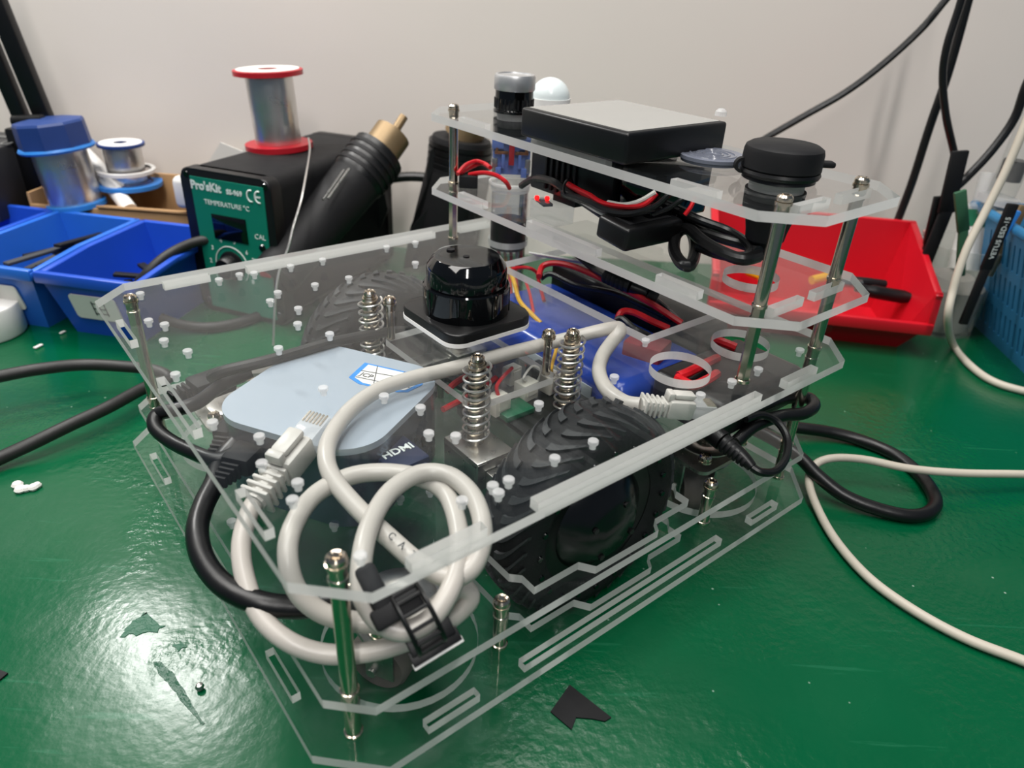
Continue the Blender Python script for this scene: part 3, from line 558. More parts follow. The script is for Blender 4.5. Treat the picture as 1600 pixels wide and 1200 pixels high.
# ------------------------------------------------------------------ tower devices
EC = (.9, .83)
es = thing('push_button_switch', 'silver-capped push button standing on the tower shelf', 'button', (*EC, ZU))
mb = MB(); mb.lathe([(.0, .0), (.049, 0), (.049, .006), (.046, .008), (.0455, .052), (0, .052)], (*EC, ZU), 40); col = obj('collar', mb, M_gloss, es)
for k in range(28):
    a = 2*math.pi*k/28; mb = MB(); mb.cyl((EC[0]+.046*math.cos(a), EC[1]+.046*math.sin(a), ZU+.01), (EC[0]+.046*math.cos(a), EC[1]+.046*math.sin(a), ZU+.032), .0022, n=5); obj('grip_rib', mb, M_blk, col)
mb = MB(); mb.lathe([(0, .050), (.0475, .050), (.049, .053), (.049, .078), (.046, .084), (.041, .0845), (.040, .082), (0, .081)], (*EC, ZU), 40); obj('cap', mb, M_alu, es, ang=30)
mb = MB(); mb.cyl((*EC, ZU-TH-.038), (*EC, ZU-TH), .049, n=32); obj('lock_nut', mb, M_blk, es)
# contact block: blue body, red plunger, copper contacts in a clear shell
ck = thing('contact_block', 'blue and red switch contact block between the tower shelves', 'contact block', (*EC, ZL))
cd = (Vector((CAM.x, CAM.y, 0))-Vector((*EC, 0))).normalized(); F = frame(Vector((*EC, .628))+cd*.02, Vector((-cd.y, cd.x, 0))*1, (0, 0, 1)) @ Matrix.Scale(1.12, 4)
M_cblue = P('contact_blue', '5a74b8', .4); M_cop = P('copper', 'b87a4a', .3, 1); M_cred = P('contact_red', 'a8242a', .4)
mb = MB(); mb.X = F; mb.box((0, .02, 0), (.082, .045, .085), .003); bb = obj('backing', mb, M_cblue, ck)
for s_ in (-1, 1):
    mb = MB(); mb.X = F; mb.box((s_*.030, -.006, .028), (.026, .014, .028), .002); mb.box((s_*.018, -.006, -.012), (.007, .014, .03), .001); mb.box((s_*.028, -.006, -.036), (.012, .014, .02), .001); obj('blue_rib', mb, M_cblue, ck)
    mb = MB(); mb.X = F; mb.box((s_*.022, -.007, .006), (.03, .012, .006), .001); mb.box((s_*.032, -.007, .012), (.006, .012, .012), .001); obj('copper_contact', mb, M_cop, ck)
    mb = MB(); mb.X = F; mb.box((s_*.036, -.004, -.022), (.012, .012, .03), .002); obj('terminal', mb, M_steel2, ck)
mb = MB(); mb.X = F; mb.box((0, -.010, .012), (.012, .014, .062), .001); obj('red_plunger', mb, M_cred, ck)
mb = MB(); mb.X = F; mb.box((0, -.004, -.004), (.088, .026, .082), .002); obj('clear_shell', mb, M_tube, ck)
tb = thing('lamp_tube', 'black-collared clear tube hanging below the tower shelf', 'tube', (*EC, ZT+.02))
mb = MB(); mb.cyl((*EC, .388), (*EC, .462), .0465, n=36); obj('black_sleeve', mb, M_blk, tb)
mb = MB(); mb.cyl((*EC, .30), (*EC, ZL-TH), .0455, n=36); obj('clear_sleeve', mb, M_tube, tb)
for i, (dx, m) in enumerate(((-.02, M_red), (-.008, M_yel), (.004, M_red), (.016, M_whw), (.025, M_red))):
    mb = MB(); mb.tube([(EC[0]+dx, EC[1]-dx, .39), (EC[0]+dx*1.1, EC[1]-dx*.6-.01, .36), (EC[0]-.01+dx, EC[1]-.02, .33), (EC[0]-.05+dx, EC[1]-.08, .29)], .0045, 6, 5); obj('inner_wire', mb, m, tb)
mb = MB(); mb.lathe([(.051, 0), (.055, .001), (.055, .006), (.049, .007)], (*EC, ZL), 36); tag(obj('clear_ring', mb, M_edge), 'clear ring around the contact block base on the lower tower shelf', 'ring')
# red wires + black connector
cn = at(732, 283, ZL+.012); mb = MB(); mb.X = frame(cn, (.77, -.64, 0)); mb.box((0, 0, 0), (.045, .03, .03), .003); tag(obj('wire_connector', mb, M_blkm), 'black connector block beside the rear tower post', 'connector')
for lab, px in (('upper red wire arching from the black connector', ((715, 272, .585), (728, 258, .60), (745, 252, .605), (762, 258, .60))), ('middle red wire arching from the black connector', ((720, 270, .585), (735, 262, .59), (752, 255, .60), (766, 262, .60))), ('lower red wire running into the clear ring', ((733, 273, .58), (755, 270, .59), (775, 274, .59), (790, 284, .58), (796, 294, .56)))):
    cable('wire', lab, 'wire', [at(*q) for q in px], .0055, M_red, 8, 6)
# milky dome
p = Vector((1.045, .865, ZU)); mb = MB(); dm = thing('motion_sensor', 'milky white half-dome sensor beside the silver button', 'sensor', p)
mb.lathe([(.05, .02)] + [(.05*math.cos(t), .02+.048*math.sin(t)) for t in [math.radians(10*i) for i in range(1, 10)]], p, 32); obj('dome', mb, M_dome, dm)
mb = MB(); mb.cyl(p, p+Vector((0, 0, .02)), .052, n=32); obj('foot', mb, M_white, dm)
# touch display
SC = Vector((.853, .43, ZU)); dt = thing('touch_display', 'black square display with grey screen on the tower top', 'display', SC)
mb = MB(); mb.box(SC+Vector((0, 0, .032)), (.278, .292, .055), .006, 3); obj('housing', mb, M_blk, dt)
mb = MB(); mb.rbox(SC, .255, .27, ZU+.0592, ZU+.0605, .004); obj('screen', mb, M_grey, dt)
mb = MB(); mb.box((.86, .43, ZU+.0025), (.24, .24, .005)); obj('pad', mb, M_blk, dt)
mb = MB(); q = Vector((1.0, .31, ZU+.066)); mb.lathe([(0, 0), (.012, 0), (.011, .008), (.006, .013), (0, .014)], q, 16); obj('clear_peg', mb, M_rivet, dt)
# vented converter box under the upper shelf
cv = thing('vented_box', 'black vented converter box between the tower shelves', 'converter', (.86, .5, .58))
mb = MB(); mb.box((.888, .505, .656), (.19, .25, .104), .006); bx = obj('case', mb, M_blk, cv)
for k in range(6): mb = MB(); mb.box((.7915, .575-.018*k, .654), (.006, .007, .08), .001); obj('vent_fin', mb, M_blkm, bx)
mb = MB(); mb.box((.888, .33, .657), (.17, .09, .096), .006); obj('end_cover', mb, M_gloss, cv)
# clear smoky cover and rubber capped camera
q = Vector((.915, .25, ZU)); lc = thing('lens_cover', 'smoky ribbed round cover lying on the tower top', 'cover', q)
mb = MB(); mb.lathe([(0, 0), (.058, 0), (.058, .004), (.062, .006), (.062, .012), (.058, .014), (.052, .013), (0, .012)], q, 48); obj('disc', mb, M_lens, lc)
for r in (.018, .030, .042): mb = MB(); mb.lathe([(r-.003, .012), (r-.0015, .0145), (r+.0015, .0145), (r+.003, .012)], q, 40); obj('ring', mb, M_lens, lc)
q = Vector((.905, .1, ZU)); rc = thing('capped_camera', 'black rubber-capped cylinder mounted through the tower top', 'camera', q)
mb = MB(); mb.lathe([(0, .062), (.056, .060), (.064, .055), (.066, .048), (.067, .022), (.064, .019), (0, .019)], q, 56); cap = obj('rubber_cap', mb, M_blkm, rc, ang=40)
mb = MB(); mb.lathe([(0, .019), (.066, .019), (.068, .014), (.066, .009), (.06, .008), (.062, .002), (.056, 0), (0, 0)], q, 56); obj('flange', mb, M_blk, rc)
mb = MB(); t_ = (SD*.067); mb.X = frame(q+Vector((t_.x, t_.y, .03)), SD); mb.box((.008, 0, 0), (.03, .022, .010), .004); obj('pull_tab', mb, M_blkm, cap)
mb = MB(); mb.X = frame(q+Vector((-t_.x, -t_.y, .022)), SD); mb.lathe([(.008, -.006), (.013, -.006), (.013, .006), (.008, .006), (.008, -.006)], n=16, axis='y'); obj('hinge_loop', mb, M_blkm, cap)
mb = MB(); mb.lathe([(0, -TH), (.052, -TH), (.05, -.05), (.042, -.065), (.036, -.09), (.034, -.105), (.02, -.118), (.02, -.13), (0, -.13)], q, 40); obj('gland', mb, M_blkm, rc)
# black adapter lying on the lower shelf, with its cable loops
ap = at(1000, 352, ZL+.05); ad = thing('inline_adapter', 'black inline adapter box with looped cable on the lower tower shelf', 'adapter', at(1000, 380, ZL))
dd = at(1062, 338, ZL+.05)-at(940, 362, ZL+.05); F = frame(ap, dd, (.1, -.1, 1))
mb = MB(); mb.X = F; mb.box((0, 0, -.005), (.15, .085, .045), .008, 3); obj('case', mb, M_blk, ad)
mb = MB(); mb.X = F; mb.box((0, 0, .018), (.11, .05, .003), .001); obj('label_plate', mb, M_blkm, ad)
for k in range(3): mb = MB(); mb.X = F; mb.box((.08+.009*k, 0, 0), (.005, .034-.004*k, .034-.004*k), .002); obj('strain_rib', mb, M_blkm, ad)
e = F @ Vector((.09, 0, 0))
mb = MB(); mb.tube([e, at(1062, 346, .60), at(1080, 362, .585), at(1086, 390, .57), at(1078, 415, .565), at(1062, 408, .565), at(1053, 388, .57), at(1058, 365, .585), at(1075, 358, .6), at(1100, 378, .60), at(1130, 395, .60), at(1160, 405, .60), at(1185, 400, .60)], .0115, 10, 6); obj('cord', mb, M_cabb, ad)
mb = MB(); mb.tube([at(1065, 335, .61), at(1090, 358, .60), at(1125, 372, .60), at(1160, 382, .60), at(1185, 392, .605)], .0095, 10, 6); obj('cord', mb, M_cabb, ad)
mb = MB(); mb.tube([at(1060, 330, .62), at(1095, 345, .62), at(1140, 362, .61), at(1172, 385, .605), at(1165, 400, .595), at(1125, 398, .585), at(1090, 385, .585)], .009, 10, 6); obj('cord', mb, M_cabb, ad)
# wiring between the shelves
for lab, m, r, px in (
    ('black wire bundle curving from the contact block', M_cabb, .008, ((815, 290, .84), (835, 279, .80), (862, 283, .765), (885, 298, .76), (925, 325, .76), (955, 345, .77))),
    ('red strand in the wire harness below the vented box', M_red, .006, ((888, 288, .762), (905, 298, .758), (930, 312, .758), (960, 325, .76), (985, 330, .765))),
    ('second red strand in the wire harness', M_red, .005, ((893, 292, .758), (920, 304, .755), (945, 318, .755), (1000, 322, .76), (1026, 302, .78))),
    ('white strand in the wire harness', M_whw, .0042, ((905, 312, .752), (930, 328, .752), (955, 340, .755), (970, 348, .76))),
    ('lower black strand in the wire harness', M_cabb, .0075, ((880, 302, .755), (920, 316, .752), (950, 330, .752), (985, 334, .757), (1020, 325, .765))),
    ('pale strand arching behind the adapter', M_whw, .0045, ((950, 316, .758), (975, 320, .758), (1000, 314, .762), (1024, 300, .775))),
    ('black strand rising to the shelf near the adapter', M_cabb, .0055, ((1010, 330, .76), (1030, 318, .77), (1045, 304, .78), (1060, 292, .80))),
    ('thin black strand rising beside the adapter', M_cabb, .0045, ((1020, 335, .77), (1045, 325, .78), (1065, 312, .79), (1085, 302, .81))),
    ('thin red strand hanging beside the adapter', M_red, .004, ((1070, 336, .82), (1080, 322, .83), (1086, 307, .84)))):
    cable('wire', lab, 'wire', [au(*q) for q in px], r, m, 8, 6)
# LED module under the button
lm = thing('led_module', 'clear module with two red indicator lights on the lower shelf', 'module', at(862, 335, ZL))
mb = MB(); mb.box(at(862, 330, ZL+.02), (.05, .09, .04), .003); obj('clear_case', mb, M_tube, lm)
mb = MB(); mb.box(at(890, 312, ZL+.045), (.035, .07, .014), .002); obj('black_lid', mb, M_blkm, lm)
for x, y in ((839, 309), (855, 310)): mb = MB(); mb.lathe([(0, -.005), (.004, -.004), (.0055, 0), (.004, .004), (0, .005)], at(x, y, ZL+.045), 14); obj('red_light', mb, M_led, lm)
mb = MB(); mb.X = frame(at(850, 316, ZL+.036), at(868, 322, ZL+.036)-at(845, 305, ZL+.036)); mb.box((0, 0, 0), (.05, .022, .006), .001); obj('light_board', mb, M_print, lm)
mb = MB(); mb.X = frame(au(888, 292, .757), (1, 0, 0), (0, 1, 0)); mb.tube([(.012*math.cos(t), .016*math.sin(t), 0) for t in [math.radians(i*30) for i in range(12)]], .0025, 6, 2, closed=True); tag(obj('cable_tie', mb, M_blk), 'black cable tie around the wire harness', 'cable tie')

# cables under the right side
cable('motor_cable', 'black cable looping out past the right post', 'cable', [at(1150, 690, .26), at(1180, 665, .28), at(1220, 650, .29), at(1255, 646, .29), at(1272, 634, .29), at(1262, 622, .29), at(1230, 622, .30), at(1195, 632, .31), at(1150, 650, .31)], .0125, M_cabb, 12)
dcp = [at(1108, 672, .30), at(1130, 690, .295), at(1158, 712, .285), at(1175, 730, .275)]
dc = thing('dc_jack', 'black tapered power jack hanging below the top deck edge', 'plug', dcp[2])
mb = MB(); mb.tube(dcp[:2], .019, 12, 1); mb.tube(dcp[1:], lambda t: .017-.008*t, 12, 4); obj('shell', mb, M_blk, dc)
for k in range(6):
    q = dcp[1].lerp(dcp[3], .12+.13*k); d = (dcp[3]-dcp[1]).normalized(); mb = MB(); mb.cyl(q-d*.0025, q+d*.0025, .018-.0012*k, n=12); obj('rib', mb, M_blkm, dc)
mb = MB(); mb.tube([dcp[3], at(1190, 738, .27), at(1212, 736, .265), at(1228, 715, .27), at(1230, 685, .28), at(1215, 660, .295), at(1190, 648, .31), at(1165, 655, .31)], .0075, 10, 6); obj('lead', mb, M_cabb, dc)

# ------------------------------------------------------------------ cables on and over the bench
r = .0155
cable('rubber_cable', 'thick dusty black cable looping in from the left edge onto the bench', 'cable', [at(-60, 600, .10), at(0, 588, .10), at(60, 577, .10), at(130, 570, .09), at(200, 573, .08), at(240, 578, .07), at(262, 588, .06), at(255, 595, .05), at(222, 608, .05), at(170, 636, .05), at(110, 664, .045), at(50, 693, .035), at(0, 716, .025), at(-70, 750, .018)], r, M_cabd, 12)
cable('rubber_cable', 'black cable arching out of the labelled blue bin behind the deck', 'cable', [at(440, 382, .26), at(400, 373, .26), at(360, 372, .25), at(310, 377, .24), at(265, 397, .22), at(232, 425, .18), at(215, 450, .13), at(225, 480, .07), at(275, 505, .03), at(340, 510, .018), at(410, 490, .018), at(450, 450, .02)], r, M_cabd, 12)
cable('rubber_cable', 'black cable loop on the bench right of the robot', 'cable', [at(1180, 660, .03), at(1245, 668, .03), at(1300, 676, .022), at(1350, 690, .016), at(1400, 712, .016), at(1440, 745, .016), at(1461, 780, .016), at(1452, 800, .016), at(1420, 806, .016), at(1370, 795, .02), at(1320, 775, .03), at(1280, 745, .05), at(1250, 715, .07), at(1215, 690, .08), at(1180, 672, .08)], .0155, M_cabb, 12)
cable('signal_cable', 'ivory cable bending into a hairpin right of the robot', 'cable', [at(1680, 745, .03), at(1600, 741, .045), at(1500, 739, .055), at(1420, 732, .06), at(1350, 718, .065), at(1300, 716, .065), at(1272, 728, .05), at(1264, 755, .03), at(1280, 800, .014), at(1310, 850, .012), at(1360, 905, .012), at(1430, 955, .012), at(1510, 998, .012), at(1600, 1033, .012), at(1700, 1075, .012)], .0095, M_cabi, 12)
cable('signal_cable', 'ivory cable hanging in front of the blue basket', 'cable', [at(1680, 625, .012), at(1600, 611, .012), at(1550, 595, .012), at(1515, 570, .012), at(1490, 540, .015), af(1481, 500, 2.0), af(1490, 450, 2.02), af(1510, 390, 2.05), af(1540, 330, 2.08), af(1570, 270, 2.1), af(1600, 200, 2.12), af(1630, 120, 2.15)], .0115, M_cabi, 12)
cable('hanging_cable', 'thin black cord slanting across the wall to the upper right', 'cord', [af(1150, 262, 2.62), af(1182, 226, 2.62), af(1250, 185, 2.62), af(1320, 145, 2.62), af(1380, 100, 2.62), af(1440, 45, 2.62), af(1482, -5, 2.62), af(1540, -70, 2.62)], .0115, M_cabb, 10)
cable('hanging_cable', 'black cord dropping straight behind the red bin', 'cord', [af(1530, -60, 2.5), af(1513, 0, 2.5), af(1497, 60, 2.5), af(1478, 125, 2.5), af(1452, 200, 2.5), af(1425, 285, 2.5), af(1397, 360, 2.5), af(1385, 400, 2.5)], .0135, M_cabb, 10)
cable('hanging_cable', 'black cord falling to the tool handles beside the red bin', 'cord', [af(1515, -60, 2.44), af(1502, 0, 2.44), af(1480, 70, 2.44), af(1473, 120, 2.44), af(1478, 180, 2.43), af(1490, 235, 2.42), af(1494, 260, 2.4)], .0115, M_cabb, 10)
cable('hanging_cable', 'black cord sweeping in from the right edge above the basket', 'cord', [af(1640, 60, 2.4), af(1605, 130, 2.4), af(1585, 185, 2.4), af(1550, 235, 2.4), af(1510, 278, 2.4), af(1480, 305, 2.4)], .0135, M_cabb, 10)

# ------------------------------------------------------------------ background, left
def bin_(name, label, FL, FR, depth, h, mat, group=None, fh=.8, inset=.036, lip=.022, t=.012, kd=.42, kz=1.0):
    w = (FR-FL); w.z = 0; W_ = w.length; M = frame(Vector((FL.x, FL.y, 0)), w); th = thing(name, label, 'bin', (FL+FR)/2*1 - Vector((0, 0, (FL.z+FR.z)/2)), math.atan2(w.y, w.x), group)
    def shell(i, zb):   # side, back, front quads of one skin; i = inward offset
        b = [(inset+i, inset*1.3+i, zb), (W_-inset-i, inset*1.3+i, zb), (W_-inset-i, depth-inset*.4-i, zb), (inset+i, depth-inset*.4-i, zb)]
        tp = [(i, i, h*fh), (W_-i, i, h*fh), (W_-i, depth*kd, h*kz), (W_-i, depth-i, h), (i, depth-i, h), (i, depth*kd, h*kz)]
        return b, tp
    (b0, t0), (b1, t1) = shell(0, 0), shell(t, t)
    vs = b0+t0+b1+t1; fs = [(3, 2, 1, 0), (0, 1, 5, 4), (1, 2, 7, 6, 5), (2, 3, 8, 7), (3, 0, 4, 9, 8)]
    fs += [(10, 11, 12, 13), (11, 10, 14, 15), (12, 11, 15, 16, 17), (13, 12, 17, 18), (10, 13, 18, 19, 14)]
    fs += [(4+i, 4+(i+1) % 6, 14+(i+1) % 6, 14+i) for i in range(6)]
    mb = MB(); mb.X = M; mb.add(vs, fs); obj('tub', mb, mat, th, flat=True)
    for nm, a, b in (('front_rim', t0[0], t0[1]), ('side_rim', t0[1], t0[2]), ('side_rim', t0[2], t0[3]), ('back_rim', t0[3], t0[4]), ('side_rim', t0[4], t0[5]), ('side_rim', t0[5], t0[0])):
        mb = MB(); a, b = M @ Vector(a), M @ Vector(b); mb.X = frame((a+b)/2, b-a); L_ = (b-a).length; mb.box((0, 0, -lip*.35), (L_+lip*.7, lip, lip*(1.6 if nm == 'front_rim' else .9)), lip*.25); obj(nm, mb, mat, th)
    return th, M, W_
FL = at(58, 428, .2); FR = at(207, 447, .2)
b2, BM, BW = bin_('storage_bin', 'royal blue storage bin with a white label on its front', FL, FR, .49, .215, M_bblue, 'blue storage bins', .93)
mb = MB(); mb.X = BM; mb.box((.155, .012+.025, .10), (.01, .004, .005), .001); mb.X = BM @ Matrix.Translation((.16, .022, .09)) @ Matrix.Rotation(-.35, 4, 'X'); lab = MB(); lab.X = mb.X; lab.rbox((0, 0), .001, .001, 0, .001, .0001); 
lab = MB(); lab.X = BM @ Matrix.Translation((.150, .0195, .105)) @ Matrix.Rotation(math.pi/2+.24, 4, 'X'); lab.rbox((0, 0), .15, .085, 0, .004, .012); lo = obj('front_label', lab, M_paper, b2)
lab = MB(); lab.X = BM @ Matrix.Translation((.165, .0195, .105)) @ Matrix.Rotation(math.pi/2+.24, 4, 'X')
for i in range(3): lab.box((.0, -.018+.018*i, .0045), (.045, .0035, .001)); lab.box((-.02+.02*i, 0, .0045), (.0035, .05, .001))
obj('label_writing', lab, M_print, lo, flat=True)
d_ = (FR-FL).normalized()
FR1 = FL - d_*.026; FL1 = FR1 - d_*(FR-FL).length
b1, BM1, BW1 = bin_('storage_bin', 'brighter blue storage bin full of black parts at the left', FL1, FR1, .49, .215, M_bblue2, 'blue storage bins', .93)
lab = MB(); lab.X = BM1 @ Matrix.Translation((.16, .0195, .105)) @ Matrix.Rotation(math.pi/2+.24, 4, 'X'); lab.rbox((0, 0), .14, .085, 0, .004, .012); obj('front_label', lab, M_paper, b1)
q = frame((0, 0, 0), d_).to_3x3() @ Vector((0, 1, 0))
FR3 = FL1 - d_*.026; FL3 = FR3 - d_*(FR-FL).length
bin_('storage_bin', 'blue storage bin cut off by the left edge', FL3, FR3, .49, .215, M_bblue, 'blue storage bins', .93)
# black parts in the bins
random.seed(3)
for k in range(11):
    mb = MB(); mb.X = BM1 @ Matrix.Translation((random.uniform(.09, BW1-.09), random.uniform(.14, .38), .10+.007*k)) @ Matrix.Rotation(random.uniform(.9, 1.7), 4, 'Z') @ Matrix.Rotation(random.uniform(-.12, .12), 4, 'Y'); mb.box((0, 0, 0), (random.uniform(.16, .24), .026, .010), .002); tag(obj('black_strip', mb, M_blkm if k % 3 else M_print), 'flat black strip in the heap filling the brighter blue bin', 'strip', 'black strips in the bright bin')
for k in range(7):
    mb = MB(); mb.X = BM @ Matrix.Translation((random.uniform(.11, BW-.10), random.uniform(.14, .30), .07+.010*k)) @ Matrix.Rotation(random.uniform(.2, 2.6), 4, 'Z') @ Matrix.Rotation(random.uniform(-.2, .2), 4, 'Y'); mb.box((0, 0, 0), (.11, .025, .012), .003); tag(obj('black_part', mb, M_blkm), 'small black part at the bottom of the labelled bin', 'part', 'black parts in the labelled bin')
# tape roll
p = at(-18, 520, 0); mb = MB(); tr = thing('tape_roll', 'white tape roll lying at the left edge of the bench', 'tape', p)
mb.lathe([(.045, .002), (.10, .002), (.103, .008), (.103, .088), (.10, .094), (.045, .094), (.042, .088), (.042, .008), (.045, .002)], p, 40); obj('tape', mb, M_white, tr)
mb = MB(); mb.lathe([(.036, 0), (.042, 0), (.042, .096), (.036, .096), (.036, 0)], p, 32); obj('core', mb, M_blk, tr)
# cardboard box
a = at(48, 318, .22); b = at(296, 336, .22); wv = (b-a); wv.z = 0; M = frame(Vector((a.x, a.y, 0)), wv); Wd = wv.length+.0
bx = thing('cardboard_box', 'open cardboard box of solder spools against the wall', 'box', M @ Vector((Wd/2, .15, 0)), math.atan2(wv.y, wv.x))
for nm, c, s_ in (('front_wall', (Wd/2, 0, .11), (Wd, .012, .22)), ('back_wall', (Wd/2, .26, .145), (Wd, .012, .29)), ('side_wall', (0, .13, .13), (.012, .26, .26)), ('side_wall', (Wd, .13, .13), (.012, .26, .26)), ('bottom', (Wd/2, .13, .01), (Wd, .26, .012))):
    mb = MB(); mb.X = M; mb.box(c, s_, .002); obj(nm, mb, M_card, bx)
mb = MB(); mb.X = M @ Matrix.Translation((Wd*.62, .02, .222)) @ Matrix.Rotation(-.25, 4, 'X'); mb.box((0.06, 0, 0), (.34, .07, .008), .002); obj('folded_flap', mb, M_card, bx)
def spool(name, label, base, axis, r, rc_, h, mf, mw, top=None, tag_=None, group=None):
    ax = Vector(axis).normalized(); F = frame(base, ax.orthogonal(), ax); t = thing(name, label, 'spool', base, 0, group)
    mb = MB(); mb.X = F; mb.lathe([(.012, 0), (r, 0), (r, h*.07), (rc_*.7, h*.08)], n=40); obj('flange', mb, mf, t)
    mb = MB(); mb.X = F; mb.lathe([(rc_*.6, h*.06), (rc_*.97, h*.07), (rc_, h*.12), (rc_*.985, h*.4), (rc_, h*.6), (rc_, h*.9), (rc_*.95, h*.95)], n=40); obj('wire_winding', mb, mw, t)
    if top is None:
        mb = MB(); mb.X = F; mb.lathe([(r*.28, h*.94), (r, h*.94), (r, h), (r*.97, h*1.003), (r*.28, h*1.003), (r*.26, h*.8)], n=40); obj('flange', mb, mf, t)
        mb = MB(); mb.X = F; mb.lathe([(r*.30, h*1.003), (r*.30, h*1.012), (r*.9, h*1.012), (r*.9, h*1.003)], n=40); obj('face_label', mb, M_paper, t)
    return t, F
tilt = (-SD*.10 + HD*.0 + Vector((0, 0, 1)))
t, F = spool('solder_spool', 'large solder spool under a dark blue cap in the cardboard box', at(122, 322, .21), tilt, .098, .088, .235, M_lblue, M_solder, 1)
mb = MB(); mb.X = F; mb.lathe([(.098, .20), (.118, .20), (.122, .207), (.118, .214), (.098, .214)], n=40); obj('light_blue_ring', mb, M_lblue, t)
mb = MB(); mb.X = F; mb.lathe([(0, .30), (.07, .302), (.108, .296), (.113, .288), (.116, .214), (.09, .213)], n=9); obj('blue_cap', mb, M_dblue, t, ang=20)
t, F = spool('solder_spool', 'small solder spool with blue flanges farther back in the box', LF(-1.47, 2.66, .26), (0, 0, 1), .08, .066, .155, M_dblue, M_solder)
mb = MB(); mb.X = F; mb.lathe([(.085, .05), (.1, .05), (.1, .062), (.085, .062)], n=32); obj('white_ring', mb, M_white, t)
mb = MB(); mb.X = F; mb.lathe([(.085, 0), (.115, 0), (.115, .014), (.085, .014)], n=32); obj('light_blue_ring', mb, M_lblue, t)
mb = MB(); mb.tube([af(92, 200, 2.8), af(150, 258, 2.68), af(203, 328, 2.52)], .027, 14, 1); tag(obj('plastic_tube', mb, M_white), 'white plastic tube leaning across the cardboard box', 'tube')
mb = MB(); mb.X = frame(af(290, 300, 2.45), SD); mb.box((0, 0, 0), (.07, .05, .11), .02, 3); tag(obj('tissue_wad', mb, M_paper), 'crumpled white tissue tucked between box and station', 'tissue')
mb = MB(); mb.X = frame(af(355, 235, 2.82), SD); mb.prism([(-.12, -.1), (.14, -.1), (.1, .05), (.06, .0), (-.02, .03)], 0, .004); mb.v = [mb.X @ Matrix.Rotation(math.pi/2, 4, 'X') @ (mb.X.inverted() @ v) for v in mb.v]; tag(obj('torn_paper', mb, M_paper), 'torn pale paper leaning on the wall behind the station', 'paper')
# lamp arm and dark instrument at the far left
lp = thing('desk_lamp', 'black twin-bar lamp arm leaning up at the left edge', 'lamp', af(75, 300, 2.62))
for a, b, wd in (((-60, -40), (47, 215), .05), ((-45, -95), (85, 222), .06)):
    A_, B_ = af(*a, 2.62), af(*b, 2.62); mb = MB(); mb.X = frame((A_+B_)/2, B_-A_, HD); mb.box((0, 0, 0), ((B_-A_).length, wd, .035), .004); obj('arm_bar', mb, M_blk, lp)
mb = MB(); A_, B_ = af(22, 190, 2.56), af(68, 188, 2.56); mb.cyl(A_, B_, .02, n=16); obj('pivot_bolt', mb, M_blk, lp)
mb = MB(); A_, B_ = af(35, 200, 2.62), af(70, 330, 2.62); mb.X = frame((A_+B_)/2, B_-A_, HD); mb.box((0, 0, 0), ((B_-A_).length, .11, .05), .01); obj('lower_link', mb, M_blk, lp)
mb = MB(); A_, B_ = af(52, 185, 2.56), af(68, 222, 2.56); mb.cyl(A_, B_, .006, n=8); obj('tension_rod', mb, M_steel, lp)
M_inst = P('charcoal_case', '2e2e30', .5); it = thing('dark_instrument', 'charcoal instrument case with pale lettering at the left edge', 'instrument', LF(-1.75, 2.5, 0), math.atan2(SD.y, SD.x))
A_, B_ = af(-60, 212, 2.68), af(42, 216, 2.68); mb = MB(); mb.X = frame((A_+B_)/2, B_-A_) ; mb.box((0, -.08, -.12), ((B_-A_).length, .36, .24), .012); mb.X = Matrix.Identity(4); obj('case', mb, M_inst, it)
mb = MB(); F = frame((A_+B_)/2, B_-A_) @ Matrix.Translation((.08, -.10, .002)); mb.X = F; mb.text('2.0', Matrix.Identity(4), .08, .001); mb.box((-.02, .10, 0), (.12, .02, .002)); obj('lettering', mb, P('faded_print', '6d6d6c', .6), it, flat=True)
for k in range(3): mb = MB(); mb.X = frame((A_+B_)/2, B_-A_); mb.box((0, -.262, -.04-.05*k), ((B_-A_).length*.96, .012, .02), .003); obj('side_rail', mb, M_steel2 if k == 1 else M_inst, it)

# soldering station
SZt = .465; sFL, sFR, sBR = at(283, 258, SZt), at(425, 281, SZt), at(560, 212, SZt); wv = sFR-sFL; Wd = wv.length; M = frame(Vector((sFL.x, sFL.y, 0)), wv); dp = (sBR-sFR).length*.97
ss = thing('soldering_station', 'black soldering station with a green control panel', 'soldering station', M @ Vector((Wd/2, dp/2, 0)), math.atan2(wv.y, wv.x))
mb = MB(); mb.X = M @ Matrix(((1, 0, 0, 0), (0, 0, -1, 0), (0, 1, 0, 0), (0, 0, 0, 1))) ; mb.rbox((Wd/2, SZt/2+.005), Wd*.97, SZt-.01, -dp+.03, -.02, .04, n=5); obj('housing', mb, M_blkm, ss)
mb = MB(); mb.X = M @ Matrix(((1, 0, 0, 0), (0, 0, -1, 0), (0, 1, 0, 0), (0, 0, 0, 1))); mb.rbox((Wd/2, SZt/2), Wd, SZt, -.035, .012, .03, .006, n=5); fb = obj('front_bezel', mb, M_blk, ss)
mb = MB(); mb.X = M @ Matrix(((1, 0, 0, 0), (0, 0, -1, 0), (0, 1, 0, 0), (0, 0, 0, 1))); mb.rbox((Wd/2, SZt/2), Wd, SZt, -dp, -dp+.035, .04, .0, n=5); obj('rear_bezel', mb, M_blk, ss)
Q = M @ Matrix(((1, 0, 0, 0), (0, 0, -1, -.0125), (0, 1, 0, 0), (0, 0, 0, 1)))     # panel plane: x right, y up, z out
mb = MB(); mb.X = Q; mb.prism([(Wd*.13, .02), (Wd*.90, .02), (Wd*.93, SZt*0.950), (Wd*.12, SZt*0.950)], 0, .003); pn = obj('green_panel', mb, M_panel, ss, flat=True)
mb = MB(); mb.X = Q; T = Matrix.Translation
